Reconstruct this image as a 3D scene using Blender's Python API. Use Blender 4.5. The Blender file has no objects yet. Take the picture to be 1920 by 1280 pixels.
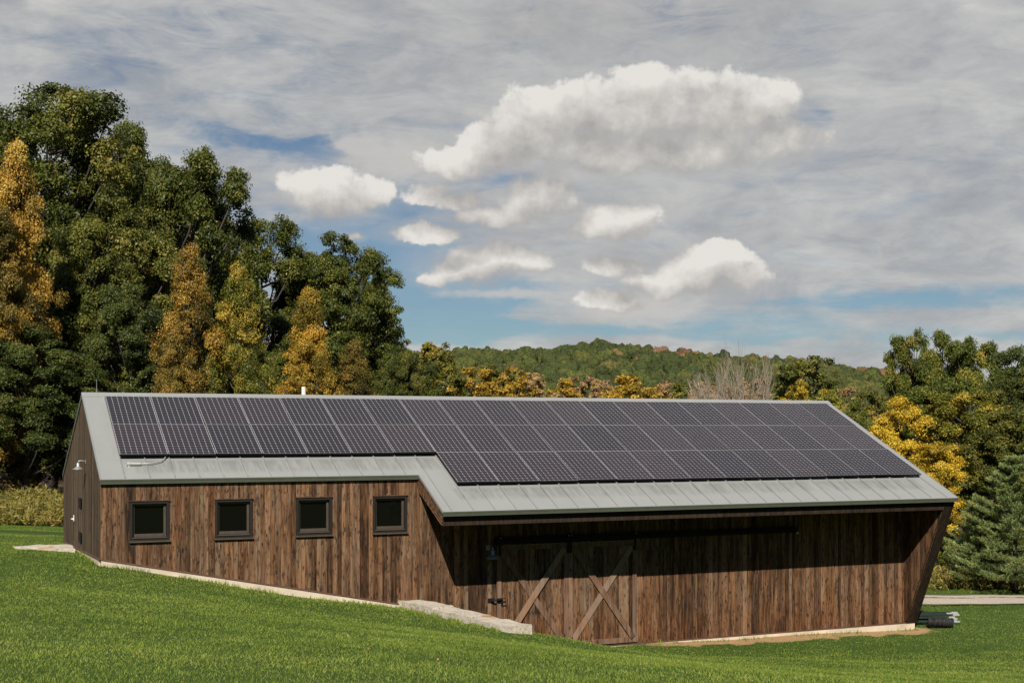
import bpy, math, random
import numpy as np
from mathutils import Vector, noise as mnoise
R = math.radians
random.seed(11); rng = np.random.default_rng(11)
S = bpy.context.scene
COL = S.collection

# ------------------------------------------------------------------ camera
YAW = R(66.125); F = 2412.0; HY = 806.4
CAM = np.array([-3.536, -32.014, 5.434])
FWD = np.array([math.cos(YAW), math.sin(YAW), 0.0]); RGT = np.array([math.sin(YAW), -math.cos(YAW), 0.0])
cd = bpy.data.cameras.new('camera'); cam = bpy.data.objects.new('camera', cd); COL.objects.link(cam)
cam.location = CAM; cam.rotation_euler = (R(90), 0, -math.atan2(FWD[0], FWD[1]))
cd.sensor_width = 36; cd.lens = F / 1920 * 36; cd.shift_y = (HY - 640) / 1920; cd.clip_end = 8000; cd.clip_start = .1
S.camera = cam

def at(px, d, z=0.0):
    p = CAM + FWD * d + RGT * ((px - 960) / F * d); return np.array([p[0], p[1], z])
def zat(py, d): return CAM[2] + (HY - py) / F * d

# ------------------------------------------------------------------ node helpers
class NT:
    def __init__(self, tree): self.t = tree; self.n = tree.nodes; self.l = tree.links
    def new(self, typ, **kw):
        n = self.n.new(typ)
        for k, v in kw.items(): setattr(n, k, v)
        return n
    def put(self, sock, v):
        if hasattr(v, 'is_output') or isinstance(v, bpy.types.NodeSocket): self.l.new(v, sock)
        else: sock.default_value = v
    def math(self, op, a, b=None, c=None, clamp=False):
        n = self.new('ShaderNodeMath', operation=op, use_clamp=clamp)
        self.put(n.inputs[0], a)
        if b is not None: self.put(n.inputs[1], b)
        if c is not None: self.put(n.inputs[2], c)
        return n.outputs[0]
    def vmath(self, op, a, b=None, out=0):
        n = self.new('ShaderNodeVectorMath', operation=op)
        self.put(n.inputs[0], a)
        if b is not None: self.put(n.inputs[1], b)
        return n.outputs[out]
    def noise(self, vec, scale, detail=3, rough=.5, dist=0, out=0):
        n = self.new('ShaderNodeTexNoise'); n.inputs['Scale'].default_value = scale; n.inputs['Detail'].default_value = detail
        n.inputs['Roughness'].default_value = rough; n.inputs['Distortion'].default_value = dist
        self.put(n.inputs['Vector'], vec); return n.outputs[out]
    def ramp(self, fac, stops, interp='LINEAR'):
        n = self.new('ShaderNodeValToRGB'); e = n.color_ramp.elements; n.color_ramp.interpolation = interp
        while len(e) < len(stops): e.new(.5)
        for k, (p, c) in enumerate(stops):
            e[k].position = p; e[k].color = (c, c, c, 1) if isinstance(c, (int, float)) else (*c, 1)
        self.put(n.inputs[0], fac); return n.outputs[0]
    def mix(self, f, a, b, blend='MIX'):
        n = self.new('ShaderNodeMix', data_type='RGBA', blend_type=blend)
        self.put(n.inputs[0], f)
        for s, v in ((n.inputs[6], a), (n.inputs[7], b)):
            if isinstance(v, tuple): v = (*v, 1) if len(v) == 3 else v
            self.put(s, v)
        return n.outputs[2]
    def attr(self, name, out='Fac'): return self.new('ShaderNodeAttribute', attribute_name=name).outputs[out]
    def mapping(self, vec, scale=(1, 1, 1), loc=(0, 0, 0)):
        n = self.new('ShaderNodeMapping'); self.put(n.inputs[0], vec); n.inputs[3].default_value = scale; n.inputs[1].default_value = loc
        return n.outputs[0]
    def smooth(self, x, lo, hi):
        n = self.new('ShaderNodeMapRange', interpolation_type='SMOOTHSTEP'); self.put(n.inputs[0], x)
        self.put(n.inputs[1], lo); self.put(n.inputs[2], hi); return n.outputs[0]
    def obj(self): return self.new('ShaderNodeTexCoord').outputs['Object']
    def pos(self): return self.new('ShaderNodeNewGeometry').outputs['Position']
    def bump(self, h, strength=.3, dist=.02):
        n = self.new('ShaderNodeBump'); self.put(n.inputs['Height'], h); n.inputs['Strength'].default_value = strength; n.inputs['Distance'].default_value = dist
        return n.outputs[0]

def material(name):
    m = bpy.data.materials.new(name); m.use_nodes = True; t = NT(m.node_tree)
    b = m.node_tree.nodes['Principled BSDF']; return m, t, b
def simple(name, col, rough=.6, metal=0, var=.25, scale=8, spec=.5, bump=0):
    m, t, b = material(name); o = t.pos(); n = t.noise(o, scale, 4)
    c = t.mix(n, tuple(x * (1 - var) for x in col), tuple(x * (1 + var) for x in col))
    t.put(b.inputs['Base Color'], c); b.inputs['Roughness'].default_value = rough; b.inputs['Metallic'].default_value = metal
    b.inputs['Specular IOR Level'].default_value = spec
    if bump: t.put(b.inputs['Normal'], t.bump(t.noise(o, scale * 4, 4), bump))
    return m

# ------------------------------------------------------------------ mesh helpers
class MB:
    def __init__(self): self.v = []; self.f = []; self.a = {}
    def add(self, vs, fs, **attrs):
        o = len(self.v); self.v += [tuple(map(float, p)) for p in vs]
        for f in fs:
            self.f.append(tuple(i + o for i in f))
            for k, x in attrs.items(): self.a.setdefault(k, {})[len(self.f) - 1] = x
        return self
    def box(self, x0, x1, y0, y1, z0, z1, **k):
        return self.add([(x0, y0, z0), (x1, y0, z0), (x1, y1, z0), (x0, y1, z0), (x0, y0, z1), (x1, y0, z1), (x1, y1, z1), (x0, y1, z1)],
                        [(0, 3, 2, 1), (4, 5, 6, 7), (0, 1, 5, 4), (1, 2, 6, 5), (2, 3, 7, 6), (3, 0, 4, 7)], **k)
    def prism(self, poly, axis, a, b, **k):   # poly: 2D points; axis 0: (y,z) swept along x; 1: (x,z) along y; 2: (x,y) along z
        def P(q, t): return (t, q[0], q[1]) if axis == 0 else ((q[0], t, q[1]) if axis == 1 else (q[0], q[1], t))
        n = len(poly); vs = [P(q, a) for q in poly] + [P(q, b) for q in poly]
        fs = [tuple(range(n - 1, -1, -1)), tuple(range(n, 2 * n))] + [(i, (i + 1) % n, (i + 1) % n + n, i + n) for i in range(n)]
        return self.add(vs, fs, **k)
    def tube(self, pts, rad, n=8, cap=True, **k):
        pts = [Vector(p) for p in pts]; rad = rad if hasattr(rad, '__len__') else [rad] * len(pts)
        vs = []; fs = []; up = Vector((.31, .17, .93))
        for i, p in enumerate(pts):
            d = (pts[min(i + 1, len(pts) - 1)] - pts[max(i - 1, 0)]).normalized()
            u = d.cross(up if abs(d.dot(up)) < .95 else Vector((1, 0, 0))).normalized(); w = d.cross(u)
            vs += [p + (u * math.cos(2 * math.pi * j / n) + w * math.sin(2 * math.pi * j / n)) * rad[i] for j in range(n)]
        for i in range(len(pts) - 1):
            fs += [(i * n + j, i * n + (j + 1) % n, (i + 1) * n + (j + 1) % n, (i + 1) * n + j) for j in range(n)]
        if cap: fs += [tuple(range(n - 1, -1, -1)), tuple(range((len(pts) - 1) * n, len(pts) * n))]
        return self.add(vs, fs, **k)
    def lathe(self, prof, c, n=20, **k):       # profile (r, z)
        vs = [(c[0] + r * math.cos(2 * math.pi * j / n), c[1] + r * math.sin(2 * math.pi * j / n), c[2] + z) for r, z in prof for j in range(n)]
        fs = [(i * n + j, i * n + (j + 1) % n, (i + 1) * n + (j + 1) % n, (i + 1) * n + j) for i in range(len(prof) - 1) for j in range(n)]
        return self.add(vs, fs, **k)
    def build(self, name, mat, parent=None, smooth=False, bevel=0):
        me = bpy.data.meshes.new(name); me.from_pydata(self.v, [], self.f); me.materials.append(mat)
        for k, d in self.a.items():
            at_ = me.attributes.new(k, 'FLOAT', 'FACE'); at_.data.foreach_set('value', [d.get(i, 0.0) for i in range(len(self.f))])
        if smooth: me.polygons.foreach_set('use_smooth', [True] * len(self.f))
        o = bpy.data.objects.new(name, me); COL.objects.link(o); o.parent = parent
        if bevel:
            m = o.modifiers.new('bevel', 'BEVEL'); m.width = bevel; m.segments = 2; m.limit_method = 'ANGLE'
        return o
def tag(o, label=None, cat=None, group=None, kind=None):
    for k, v in (('label', label), ('category', cat), ('group', group), ('kind', kind)):
        if v: o[k] = v
    return o
def empty(name, loc=(0, 0, 0), rz=0):
    o = bpy.data.objects.new(name, None); COL.objects.link(o); o.location = tuple(map(float, loc)); o.rotation_euler = (0, 0, rz); o.empty_display_size = .2
    return o
def npmesh(name, V, nper, attrs=None, mats=()):    # faces of nper consecutive vertices each
    V = np.asarray(V, np.float32).reshape(-1, 3); n = len(V); nf = n // nper
    me = bpy.data.meshes.new(name); me.vertices.add(n); me.vertices.foreach_set('co', V.ravel())
    me.loops.add(n); me.loops.foreach_set('vertex_index', np.arange(n, dtype=np.int32))
    me.polygons.add(nf); me.polygons.foreach_set('loop_start', np.arange(0, n, nper, dtype=np.int32))
    me.update(calc_edges=True)
    for k, a in (attrs or {}).items():
        x = me.attributes.new(k, 'FLOAT', 'FACE'); x.data.foreach_set('value', np.asarray(a, np.float32))
    for m in mats: me.materials.append(m)
    return me

# ------------------------------------------------------------------ sun, sky
to_sun = Vector((-1.01, -1.70, 1.72)).normalized()
sd = bpy.data.lights.new('sun', 'SUN'); sd.energy = 5.0; sd.angle = R(.53); sd.color = (1, .93, .82)
so = bpy.data.objects.new('sun', sd); COL.objects.link(so); so.rotation_euler = to_sun.to_track_quat('Z', 'Y').to_euler()

# puffs of cumulus: azimuth/elevation as tangents (x, y), radii, all given as direction on the sky
PUFF = [(1010, 236, 105, 74), (1105, 212, 115, 72), (1225, 200, 115, 76), (1350, 208, 120, 74), (1435, 200, 80, 58), (1455, 268, 90, 50), (1180, 285, 320, 46), (945, 275, 95, 46), (865, 300, 90, 34),
        (625, 358, 108, 50), (690, 350, 56, 30),
        (1000, 370, 98, 50), (925, 402, 95, 34), (810, 434, 95, 20), (838, 364, 78, 27),
        (1155, 408, 98, 42), (1105, 426, 66, 22),
        (890, 500, 102, 40), (965, 484, 84, 28), (835, 518, 52, 20),
        (1325, 505, 104, 48), (1275, 530, 125, 30), (1390, 526, 62, 25), (1150, 558, 82, 30), (1150, 492, 64, 22), (655, 440, 26, 12)]
SOFT = [(770, 305, 150, 38), (960, 545, 150, 22), (700, 285, 60, 28), (1180, 575, 160, 36)]
W = bpy.data.worlds.new('World'); S.world = W; W.use_nodes = True
t = NT(W.node_tree); t.n.clear()
D = t.new('ShaderNodeTexCoord').outputs['Generated']
D = t.vmath('NORMALIZE', D)
df = t.vmath('DOT_PRODUCT', D, tuple(FWD), 1); dr = t.vmath('DOT_PRODUCT', D, tuple(RGT), 1)
sep = t.new('ShaderNodeSeparateXYZ'); t.put(sep.inputs[0], D); dz = sep.outputs[2]
az = t.math('ARCTAN2', dr, df); el = t.math('ARCSINE', dz)
cmb = t.new('ShaderNodeCombineXYZ'); t.put(cmb.inputs[0], az); t.put(cmb.inputs[1], el); AE = cmb.outputs[0]
# group: billow field
g = bpy.data.node_groups.new('cumulus_field', 'ShaderNodeTree')
g.interface.new_socket('P', in_out='INPUT', socket_type='NodeSocketVector'); g.interface.new_socket('F', in_out='OUTPUT', socket_type='NodeSocketFloat')
gt = NT(g); gi = gt.new('NodeGroupInput'); go = gt.new('NodeGroupOutput'); P0 = gi.outputs[0]
warp = gt.vmath('SUBTRACT', gt.noise(P0, 17, 5, .58, 0, 1), (.5, .5, .5)); P1 = gt.vmath('ADD', P0, gt.vmath('MULTIPLY', warp, (.042, .034, 0)))
acc = None
for x, y, rx, ry in PUFF:
    a0 = math.atan2(x - 960, F); e0 = math.asin((HY - y) / math.sqrt(F * F + (x - 960) ** 2 + (HY - y) ** 2))
    d = gt.vmath('MULTIPLY', gt.vmath('SUBTRACT', P1, (a0, e0, 0)), (F / rx, F / ry, 0))
    v = gt.math('SUBTRACT', 1.0, gt.vmath('DOT_PRODUCT', d, d, 1))
    acc = v if acc is None else gt.math('SMOOTH_MAX', acc, v, .35)
fine = gt.math('SUBTRACT', gt.noise(P0, 46, 6, .60), .5)
gt.put(go.inputs[0], gt.math('ADD', gt.math('MAXIMUM', acc, -3.0), gt.math('MULTIPLY', fine, 1.7)))
def field(vec):
    n = t.new('ShaderNodeGroup'); n.node_tree = g; t.put(n.inputs[0], vec); return n.outputs[0]
Fa = field(AE); Fb = field(t.vmath('ADD', AE, (-.007, .021, 0)))
dif = t.math('SUBTRACT', Fa, Fb)
cden = t.smooth(Fa, -.12, t.math('MAXIMUM', t.math('SUBTRACT', .92, t.math('MULTIPLY', dif, .55)), .26))
lit = t.math('ADD', .40, t.math('MULTIPLY', dif, .40))
body = t.math('MULTIPLY', t.math('SUBTRACT', t.noise(AE, 26, 6, .6), .5), 1.15)
lit = t.math('ADD', lit, body, clamp=True)
ccol = t.ramp(lit, [(0, (.335, .325, .32)), (.3, (.435, .42, .405)), (.6, (.58, .56, .53)), (1, (.78, .755, .715))])
# high veil, seen in perspective on a flat layer
inv = t.math('DIVIDE', 1.0, t.math('ADD', t.math('MAXIMUM', dz, 0.0), .11))
c2 = t.new('ShaderNodeCombineXYZ'); t.put(c2.inputs[0], t.math('MULTIPLY', dr, inv)); t.put(c2.inputs[1], t.math('MULTIPLY', df, inv))
VP = c2.outputs[0]
v1 = t.noise(t.mapping(VP, (.55, 1.5, 1), (3.1, .4, 0)), 1.6, 7, .55, .35)
v2 = t.noise(t.mapping(AE, (10, 36, 1)), 1.4, 8, .68, .8)
veil = t.math('ADD', t.math('MULTIPLY', v1, .6), t.math('MULTIPLY', v2, .5))
# openings where the blue shows
HOLE = [(520, 282, 170, 26, .28), (840, 560, 170, 50, .46), (700, 480, 190, 55, .30), (1640, 582, 260, 26, .28), (1530, 205, 70, 30, .2), (1330, 620, 260, 16, .22), (760, 375, 130, 26, .26), (960, 340, 90, 18, .3), (560, 430, 160, 28, .26), (300, 90, 240, 30, .0), (450, 30, 240, 40, .05), (820, 620, 160, 26, .34), (1800, 640, 260, 18, .2)]
hole = None
hw = t.vmath('ADD', AE, t.vmath('MULTIPLY', t.vmath('SUBTRACT', t.noise(t.mapping(AE, (10, 26, 1)), 1.0, 5, .6, 0, 1), (.5, .5, .5)), (.16, .05, 0)))
for x, y, rx, ry, w in HOLE:
    a0 = math.atan2(x - 960, F); e0 = math.atan2(HY - y, F)
    d = t.vmath('MULTIPLY', t.vmath('SUBTRACT', hw, (a0, e0, 0)), (F / rx, F / ry, 0))
    v = t.math('MULTIPLY', t.math('POWER', 2.718, t.math('MULTIPLY', t.vmath('DOT_PRODUCT', d, d, 1), -1.0)), w)
    hole = v if hole is None else t.math('ADD', hole, v)
cover = t.smooth(t.math('SUBTRACT', veil, hole), .26, .56)
cover = t.math('ADD', .12, t.math('MULTIPLY', cover, .84))
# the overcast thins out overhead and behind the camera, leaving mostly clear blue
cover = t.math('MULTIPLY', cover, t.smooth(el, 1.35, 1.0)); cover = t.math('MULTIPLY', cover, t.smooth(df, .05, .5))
dark = None
for x, y, rx, ry, w in ((1130, 40, 300, 75, .30), (1350, 20, 240, 60, .25), (980, 60, 160, 50, .12)):
    d = t.vmath('MULTIPLY', t.vmath('SUBTRACT', hw, (math.atan2(x - 960, F), math.atan2(HY - y, F), 0)), (F / rx, F / ry, 0))
    v = t.math('MULTIPLY', t.math('POWER', 2.718, t.math('MULTIPLY', t.vmath('DOT_PRODUCT', d, d, 1), -1.0)), w)
    dark = v if dark is None else t.math('ADD', dark, v)
vshade = t.math('ADD', t.math('MULTIPLY', t.noise(t.mapping(AE, (6, 15, 1), (1.7, 0, 0)), 1.5, 7, .62, .8), .72), t.math('MULTIPLY', t.noise(t.mapping(AE, (17, 44, 1), (.3, .9, 0)), 1.5, 7, .66, .9), .30))
vcol = t.ramp(vshade, [(.25, (.315, .33, .36)), (.42, (.40, .41, .425)), (.58, (.52, .52, .51)), (.78, (.68, .67, .64))])
vcol = t.mix(t.math('MULTIPLY', dark, 1.0), vcol, t.ramp(t.noise(AE, 14, 5, .6), [(.35, (.29, .285, .285)), (.65, (.50, .485, .465))]))
sky = t.new('ShaderNodeTexSky', sky_type='NISHITA', sun_disc=False); sky.sun_elevation = math.asin(to_sun.z); sky.sun_rotation = math.atan2(to_sun.x, to_sun.y)
sky.air_density = 1.0; sky.dust_density = .2; sky.ozone_density = 2.0
SKYS = .05 / .707
skyc = t.vmath('MULTIPLY', sky.outputs[0], (SKYS, SKYS, SKYS))
skyc = t.vmath('MULTIPLY', skyc, (.55, .70, .80))
soft = None
for x, y, rx, ry in SOFT:
    d = t.vmath('MULTIPLY', t.vmath('SUBTRACT', hw, (math.atan2(x - 960, F), math.atan2(HY - y, F), 0)), (F / rx, F / ry, 0))
    v = t.math('POWER', 2.718, t.math('MULTIPLY', t.vmath('DOT_PRODUCT', d, d, 1), -1.0)); soft = v if soft is None else t.math('MAXIMUM', soft, v)
soft = t.smooth(t.math('ADD', soft, t.math('MULTIPLY', t.math('SUBTRACT', t.noise(AE, 40, 6, .62), .5), .9)), .25, .95)
halo = t.math('MULTIPLY', t.smooth(Fa, -2.0, .3), .28)
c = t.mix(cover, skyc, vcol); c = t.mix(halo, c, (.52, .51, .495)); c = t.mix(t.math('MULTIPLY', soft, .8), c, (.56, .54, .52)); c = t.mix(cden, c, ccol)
# below the horizon: dull ground tone
c = t.mix(t.smooth(dz, -.06, -.005), (.10, .11, .07), c)
bg = t.new('ShaderNodeBackground'); t.put(bg.inputs[0], c); bg.inputs[1].default_value = .707
out = t.new('ShaderNodeOutputWorld'); t.put(out.inputs[0], bg.outputs[0])

S.view_settings.view_transform = 'Standard'; S.view_settings.look = 'None'; S.view_settings.exposure = .5; S.view_settings.gamma = 1
S.render.engine = 'CYCLES'; S.cycles.use_denoising = True; S.cycles.max_bounces = 6; S.cycles.transparent_max_bounces = 4
S.cycles.diffuse_bounces = 2; S.cycles.glossy_bounces = 2; S.cycles.transmission_bounces = 3

# ------------------------------------------------------------------ terrain
CP = np.array([(-.45, -3.5, 2.56), (1, -3.5, 2.26), (2.6, -3.5, 1.92), (4.4, -3.5, 1.58), (6.1, -3.5, 1.26), (-.45, 5.7, 2.28), (-.45, 1, 2.46), (-2, 14, 2.12), (-2, 20, 1.9), (0, 30, 1.75), (0, 45, 1.7), (-25, 10, 3), (-20, 30, 2.6), (-10, 0, 2.75), (-8, -8, 3.0),
               (6.1, -5.2, 1.42), (6.4, -7.0, 1.37), (7.1, -8.7, 1.27), (8.2, -5, .7), (8.4, -7.2, 1.05), (9, -3.6, .1), (10.5, -4.2, .1), (13, -3.5, .02), (17, -3.5, -.03), (21.4, -3.5, -.12), (9.6, -8.3, .82), (11.2, -6.6, .36), (13, -6, .06), (13.2, -7.6, .3), (17, -7, -.05), (21, -7, -.08), (24, -3, -.04),
               (-3.5, -32, 3.8), (0, -25, 3.55), (-6, -20, 3.55), (3, -20, 2.95), (8, -20, 2.35), (14, -18, 1.45), (20, -15, .75), (26, -12, .25), (10, -28, 3.0), (-6, -12, 3.2), (0, -10, 2.55), (3.2, -8, 1.9), (6, -12, 1.7), (8.2, -11, 1.2), (10.5, -12, 1.02), (13, -10, .58), (16, -11, .45), (20, -10, .2),
               (10, 8, 1.2), (20, 8, .3), (27, .5, 0), (29, 4, .05), (40, 0, -.1), (10, 40, .5), (40, 40, -1), (45, -20, -.1), (25, -30, 1.2), (-30, -30, 4.5), (-30, 0, 3.6), (60, 20, -1.5), (-40, 50, 3.4), (70, -40, -.5), (30, 22, -.2)], float)
def U_(r2): return .5 * r2 * np.log(r2 + 1e-9)
_n = len(CP); _K = U_(((CP[:, None, :2] - CP[None, :, :2]) ** 2).sum(-1)) + np.eye(_n) * .4
_Q = np.hstack([np.ones((_n, 1)), CP[:, :2]]); _A = np.block([[_K, _Q], [_Q.T, np.zeros((3, 3))]])
_w = np.linalg.solve(_A, np.concatenate([CP[:, 2], np.zeros(3)]))
def ground(x, y):
    x = np.atleast_1d(np.asarray(x, float)); y = np.atleast_1d(np.asarray(y, float)); sh = x.shape; x = x.ravel(); y = y.ravel()
    cx, cy = np.clip(x, -45, 75), np.clip(y, -45, 55); z = np.zeros_like(x)
    for i in range(0, len(x), 20000):
        s = slice(i, i + 20000); r2 = (cx[s, None] - CP[None, :, 0]) ** 2 + (cy[s, None] - CP[None, :, 1]) ** 2
        z[s] = U_(r2) @ _w[:_n] + _w[_n] + _w[_n + 1] * cx[s] + _w[_n + 2] * cy[s]
    far = np.hypot(x - cx, y - cy); k = np.clip(far / 120, 0, 1); k = k * k * (3 - 2 * k)
    z = z * (1 - k) + (-2.0) * k
    z += .018 * np.sin(x * 1.1 + .7 * np.sin(y * .9)) * np.sin(y * 1.3 + .5 * np.sin(x * .6)) * np.exp(-far / 20)
    return z.reshape(sh)
def gz(x, y): return float(ground(x, y)[0])

def axis_pts(lo, hi, step, far, growth=1.16):
    a = list(np.arange(lo, hi + 1e-6, step)); s = step
    while a[-1] < far: s *= growth; a.append(a[-1] + s)
    s = step
    while a[0] > -far: s *= growth; a.insert(0, a[0] - s)
    return np.array(a)
gx = axis_pts(-14, 42, .3, 3500); gy = axis_pts(-30, 40, .3, 3500)
GX, GY = np.meshgrid(gx, gy, indexing='ij'); GZ = ground(GX, GY)
nx, ny = GX.shape
me = bpy.data.meshes.new('lawn'); me.vertices.add(nx * ny)
me.vertices.foreach_set('co', np.stack([GX, GY, GZ], -1).astype(np.float32).ravel())
I = (np.arange(nx - 1)[:, None] * ny + np.arange(ny - 1)[None]).ravel(); Q = np.stack([I, I + ny, I + ny + 1, I + 1], 1).astype(np.int32)
me.loops.add(Q.size); me.loops.foreach_set('vertex_index', Q.ravel()); me.polygons.add(len(Q)); me.polygons.foreach_set('loop_start', np.arange(0, Q.size, 4, dtype=np.int32))
me.update(calc_edges=True); me.polygons.foreach_set('use_smooth', np.ones(len(Q), bool))
def fbm(x, y, s, seed=0):
    out = np.zeros_like(x); a = 1
    for o in range(3):
        k = s * 2 ** o
        out += a * (np.sin(x * k * 1.3 + seed + 1.7 * np.sin(y * k * .9 + seed * 2.1)) * np.cos(y * k * 1.1 - seed + 1.4 * np.sin(x * k * .7 + seed)))
        a *= .5
    return out / 1.75
def dirt_mask(x, y):      # bare straw coloured strip along the foundation
    n = fbm(x, y, 2.2, 1.0)
    d = -3.5 - y
    lower = (y < -3.4) * np.clip((x - 12.2) / 1.2, 0, 1) * np.clip((21.9 - x) / .4, 0, 1) * np.clip((.85 + .4 * n - d) / .3, 0, 1)
    upper = (y < -3.4) * np.clip((6.4 - x) / .3, 0, 1) * np.clip((x + .6) / .2, 0, 1) * np.clip((.10 + .1 * n - d) / .08, 0, 1)
    left = np.clip((.35 + .3 * n - np.abs(x + .5)) / .3, 0, 1) * (y > -3.6) * (y < 6) * .4
    return np.clip(np.maximum(np.maximum(lower, upper), left), 0, 1)
RD0 = np.array([25.3, .35]); RDD = np.array([.906, -.423]); RDN = np.array([.423, .906])
def road_s(x, y):
    return (x - RD0[0]) * RDN[0] + (y - RD0[1]) * RDN[1]
def litter_mask(x, y):    # forest floor
    d = (np.stack([x, y], -1) - CAM[:2]); dep = d @ FWD[:2]; lat = (d @ RGT[:2]) / np.maximum(dep, 1) * F + 960
    l = np.clip((dep - 58) / 4, 0, 1) * np.clip((900 - lat) / 200, 0, 1)
    r = np.clip((road_s(x, y) - 4.2) / 1.5, 0, 1) * np.clip((lat - 1400) / 100, 0, 1)
    return np.maximum(l, r)
for nm, fn in (('dirt', dirt_mask), ('litter', litter_mask)):
    a = me.attributes.new(nm, 'FLOAT', 'POINT'); a.data.foreach_set('value', fn(GX, GY).astype(np.float32).ravel())
m, t, b = material('lawn'); p = t.pos()
c = t.mix(t.noise(p, .35, 5, .6), (.036, .070, .012), (.060, .102, .018))
c = t.mix(t.math('MULTIPLY', t.noise(p, 14, 5, .7), .7), c, (.020, .034, .010))
soil = t.mix(t.noise(p, 9, 6, .7), (.17, .095, .045), (.48, .32, .17))
c = t.mix(t.smooth(t.math('ADD', t.attr('dirt'), t.math('MULTIPLY', t.math('SUBTRACT', t.noise(p, 6, 4), .5), .6)), .3, .6), c, soil)
c = t.mix(t.attr('litter'), c, t.mix(t.noise(p, 3, 5, .7), (.035, .022, .012), (.09, .055, .028)))
t.put(b.inputs['Base Color'], c); b.inputs['Roughness'].default_value = .9; b.inputs['Specular IOR Level'].default_value = .1
t.put(b.inputs['Normal'], t.bump(t.noise(p, 22, 5, .7), .7, .03)); me.materials.append(m)
lawn = bpy.data.objects.new('lawn', me); COL.objects.link(lawn); tag(lawn, kind='structure')

# gravel road, draped a little above the lawn
m, t, b = material('gravel'); p = t.pos()
vor = t.new('ShaderNodeTexVoronoi'); t.put(vor.inputs['Vector'], p); vor.inputs['Scale'].default_value = 16
c = t.mix(t.noise(p, 1.2, 4), (.30, .25, .205), (.44, .385, .33)); c = t.mix(.6, c, t.ramp(t.noise(p, 26, 4, .7), [(.3, .1), (.7, .9)]), 'SOFT_LIGHT')
c = t.mix(t.smooth(t.math('ADD', t.attr('edge'), t.math('MULTIPLY', t.math('SUBTRACT', t.noise(p, 2.5, 5, .7), .5), 1.1)), .55, .75), c, (.075, .085, .03))
t.put(b.inputs['Base Color'], c); b.inputs['Roughness'].default_value = .95; b.inputs['Specular IOR Level'].default_value = .15
t.put(b.inputs['Normal'], t.bump(vor.outputs['Distance'], .6, .03))
mb = MB(); ss = np.linspace(-9, 60, 140); ww = np.linspace(-1.25, 1.25, 11)
vs = []; 
for s in ss:
    for w in ww:
        w2 = w + .12 * math.sin(s * .9) * (abs(w) > 1) + .05 * math.sin(s * 3.1 + w); q = RD0 + RDD * s + RDN * w2; vs.append((q[0], q[1], gz(*q) + .03))
fs = [(i * 11 + j, (i + 1) * 11 + j, (i + 1) * 11 + j + 1, i * 11 + j + 1) for i in range(139) for j in range(10)]
mb.add(vs, fs)
for k, f in enumerate(fs): mb.a.setdefault('edge', {})[k] = (1.0 if k % 10 in (0, 9) else (.66 if k % 10 in (6,) else .2))
o = mb.build('gravel_road', m, smooth=True); tag(o, kind='structure')

# ------------------------------------------------------------------ grass blades (stuff)
def in_box(x, y, x0, x1, y0, y1): return (x > x0) & (x < x1) & (y > y0) & (y < y1)
def blades(name, px, d, hmin, hmax, wid, lean, keep, tri=True):
    if px is None: p = d; d = (p - CAM[None, :2]) @ FWD[:2]
    else: p = CAM[None, :2] + FWD[None, :2] * d[:, None] + RGT[None, :2] * ((px - 960) / F * d)[:, None]
    k = keep(p[:, 0], p[:, 1]); p = p[k]; d = d[k]; n = len(p); z = ground(p[:, 0], p[:, 1])
    clump = fbm(p[:, 0], p[:, 1], 3.1, 4.0) * .5 + .5
    h = rng.uniform(hmin, hmax, n) * (.6 + .7 * clump); w = wid * rng.uniform(.7, 1.3, n) * np.clip(d / 13, .8, 2.4) ** .75
    a = rng.uniform(0, 2 * np.pi, n); l = rng.uniform(.1, lean, n) * h; b_ = rng.uniform(0, 2 * np.pi, n)
    base = np.stack([p[:, 0], p[:, 1], z - .01], 1); side = np.stack([np.cos(a) * w, np.sin(a) * w, np.zeros(n)], 1)
    tip = base + np.stack([np.cos(b_) * l, np.sin(b_) * l, h], 1)
    V = np.stack([base - side, base + side, tip], 1)
    tone = np.clip(rng.normal(.47, .24, n) + .20 * fbm(p[:, 0], p[:, 1], .55, 2.0) + .035 * np.sin(p[:, 0] * 1.05 + p[:, 1] * 2.4 + .6 * np.sin(p[:, 0] * .35)) + .12 * fbm(p[:, 0], p[:, 1], 2.7, 7.0), 0, 1)
    return npmesh(name, V, 3, {'tone': tone})
def keep_lawn(x, y):
    inside = in_box(x, y, -.5, 21.5, -3.55, 5.7) | ((x - 6.2 + (y + 3.5) * .19 > 0) & (x - 6.72 + (y + 3.5) * .195 < 0) & (y > -7.85) & (y < -3.4)) | in_box(x, y, -1.9, -.4, .7, 1.9)
    ok = ~inside & (np.abs(road_s(x, y)) > 1.1) & (litter_mask(x, y) < rng.uniform(0, 1, len(x)))
    return ok & (dirt_mask(x, y) < rng.uniform(.15, 1, len(x)) ** .6)
N = 1050000
px = rng.uniform(-250, 2250, N); d = 8 + 40 * rng.uniform(0, 1, N) ** 1.0
me = blades('grass', px, d, .018, .042, .0050, 1.3, keep_lawn)
m, t, b = material('grass_blades')
c = t.ramp(t.attr('tone'), [(0, (0.05892, 0.09445, 0.01236)), (.42, (0.1501, 0.2231, 0.02885)), (.75, (0.2423, 0.3065, 0.04534)), (1, (0.3992, 0.3818, 0.103))])
t.put(b.inputs['Base Color'], c); b.inputs['Roughness'].default_value = .55; b.inputs['Specular IOR Level'].default_value = .25
GRASSM = m
tr = t.new('ShaderNodeBsdfTranslucent'); t.put(tr.inputs[0], c); mx = t.new('ShaderNodeMixShader'); mx.inputs[0].default_value = .35
t.put(mx.inputs[1], b.outputs[0]); t.put(mx.inputs[2], tr.outputs[0]); t.put(t.n['Material Output'].inputs[0], mx.outputs[0])
me.materials.append(m)
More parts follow.
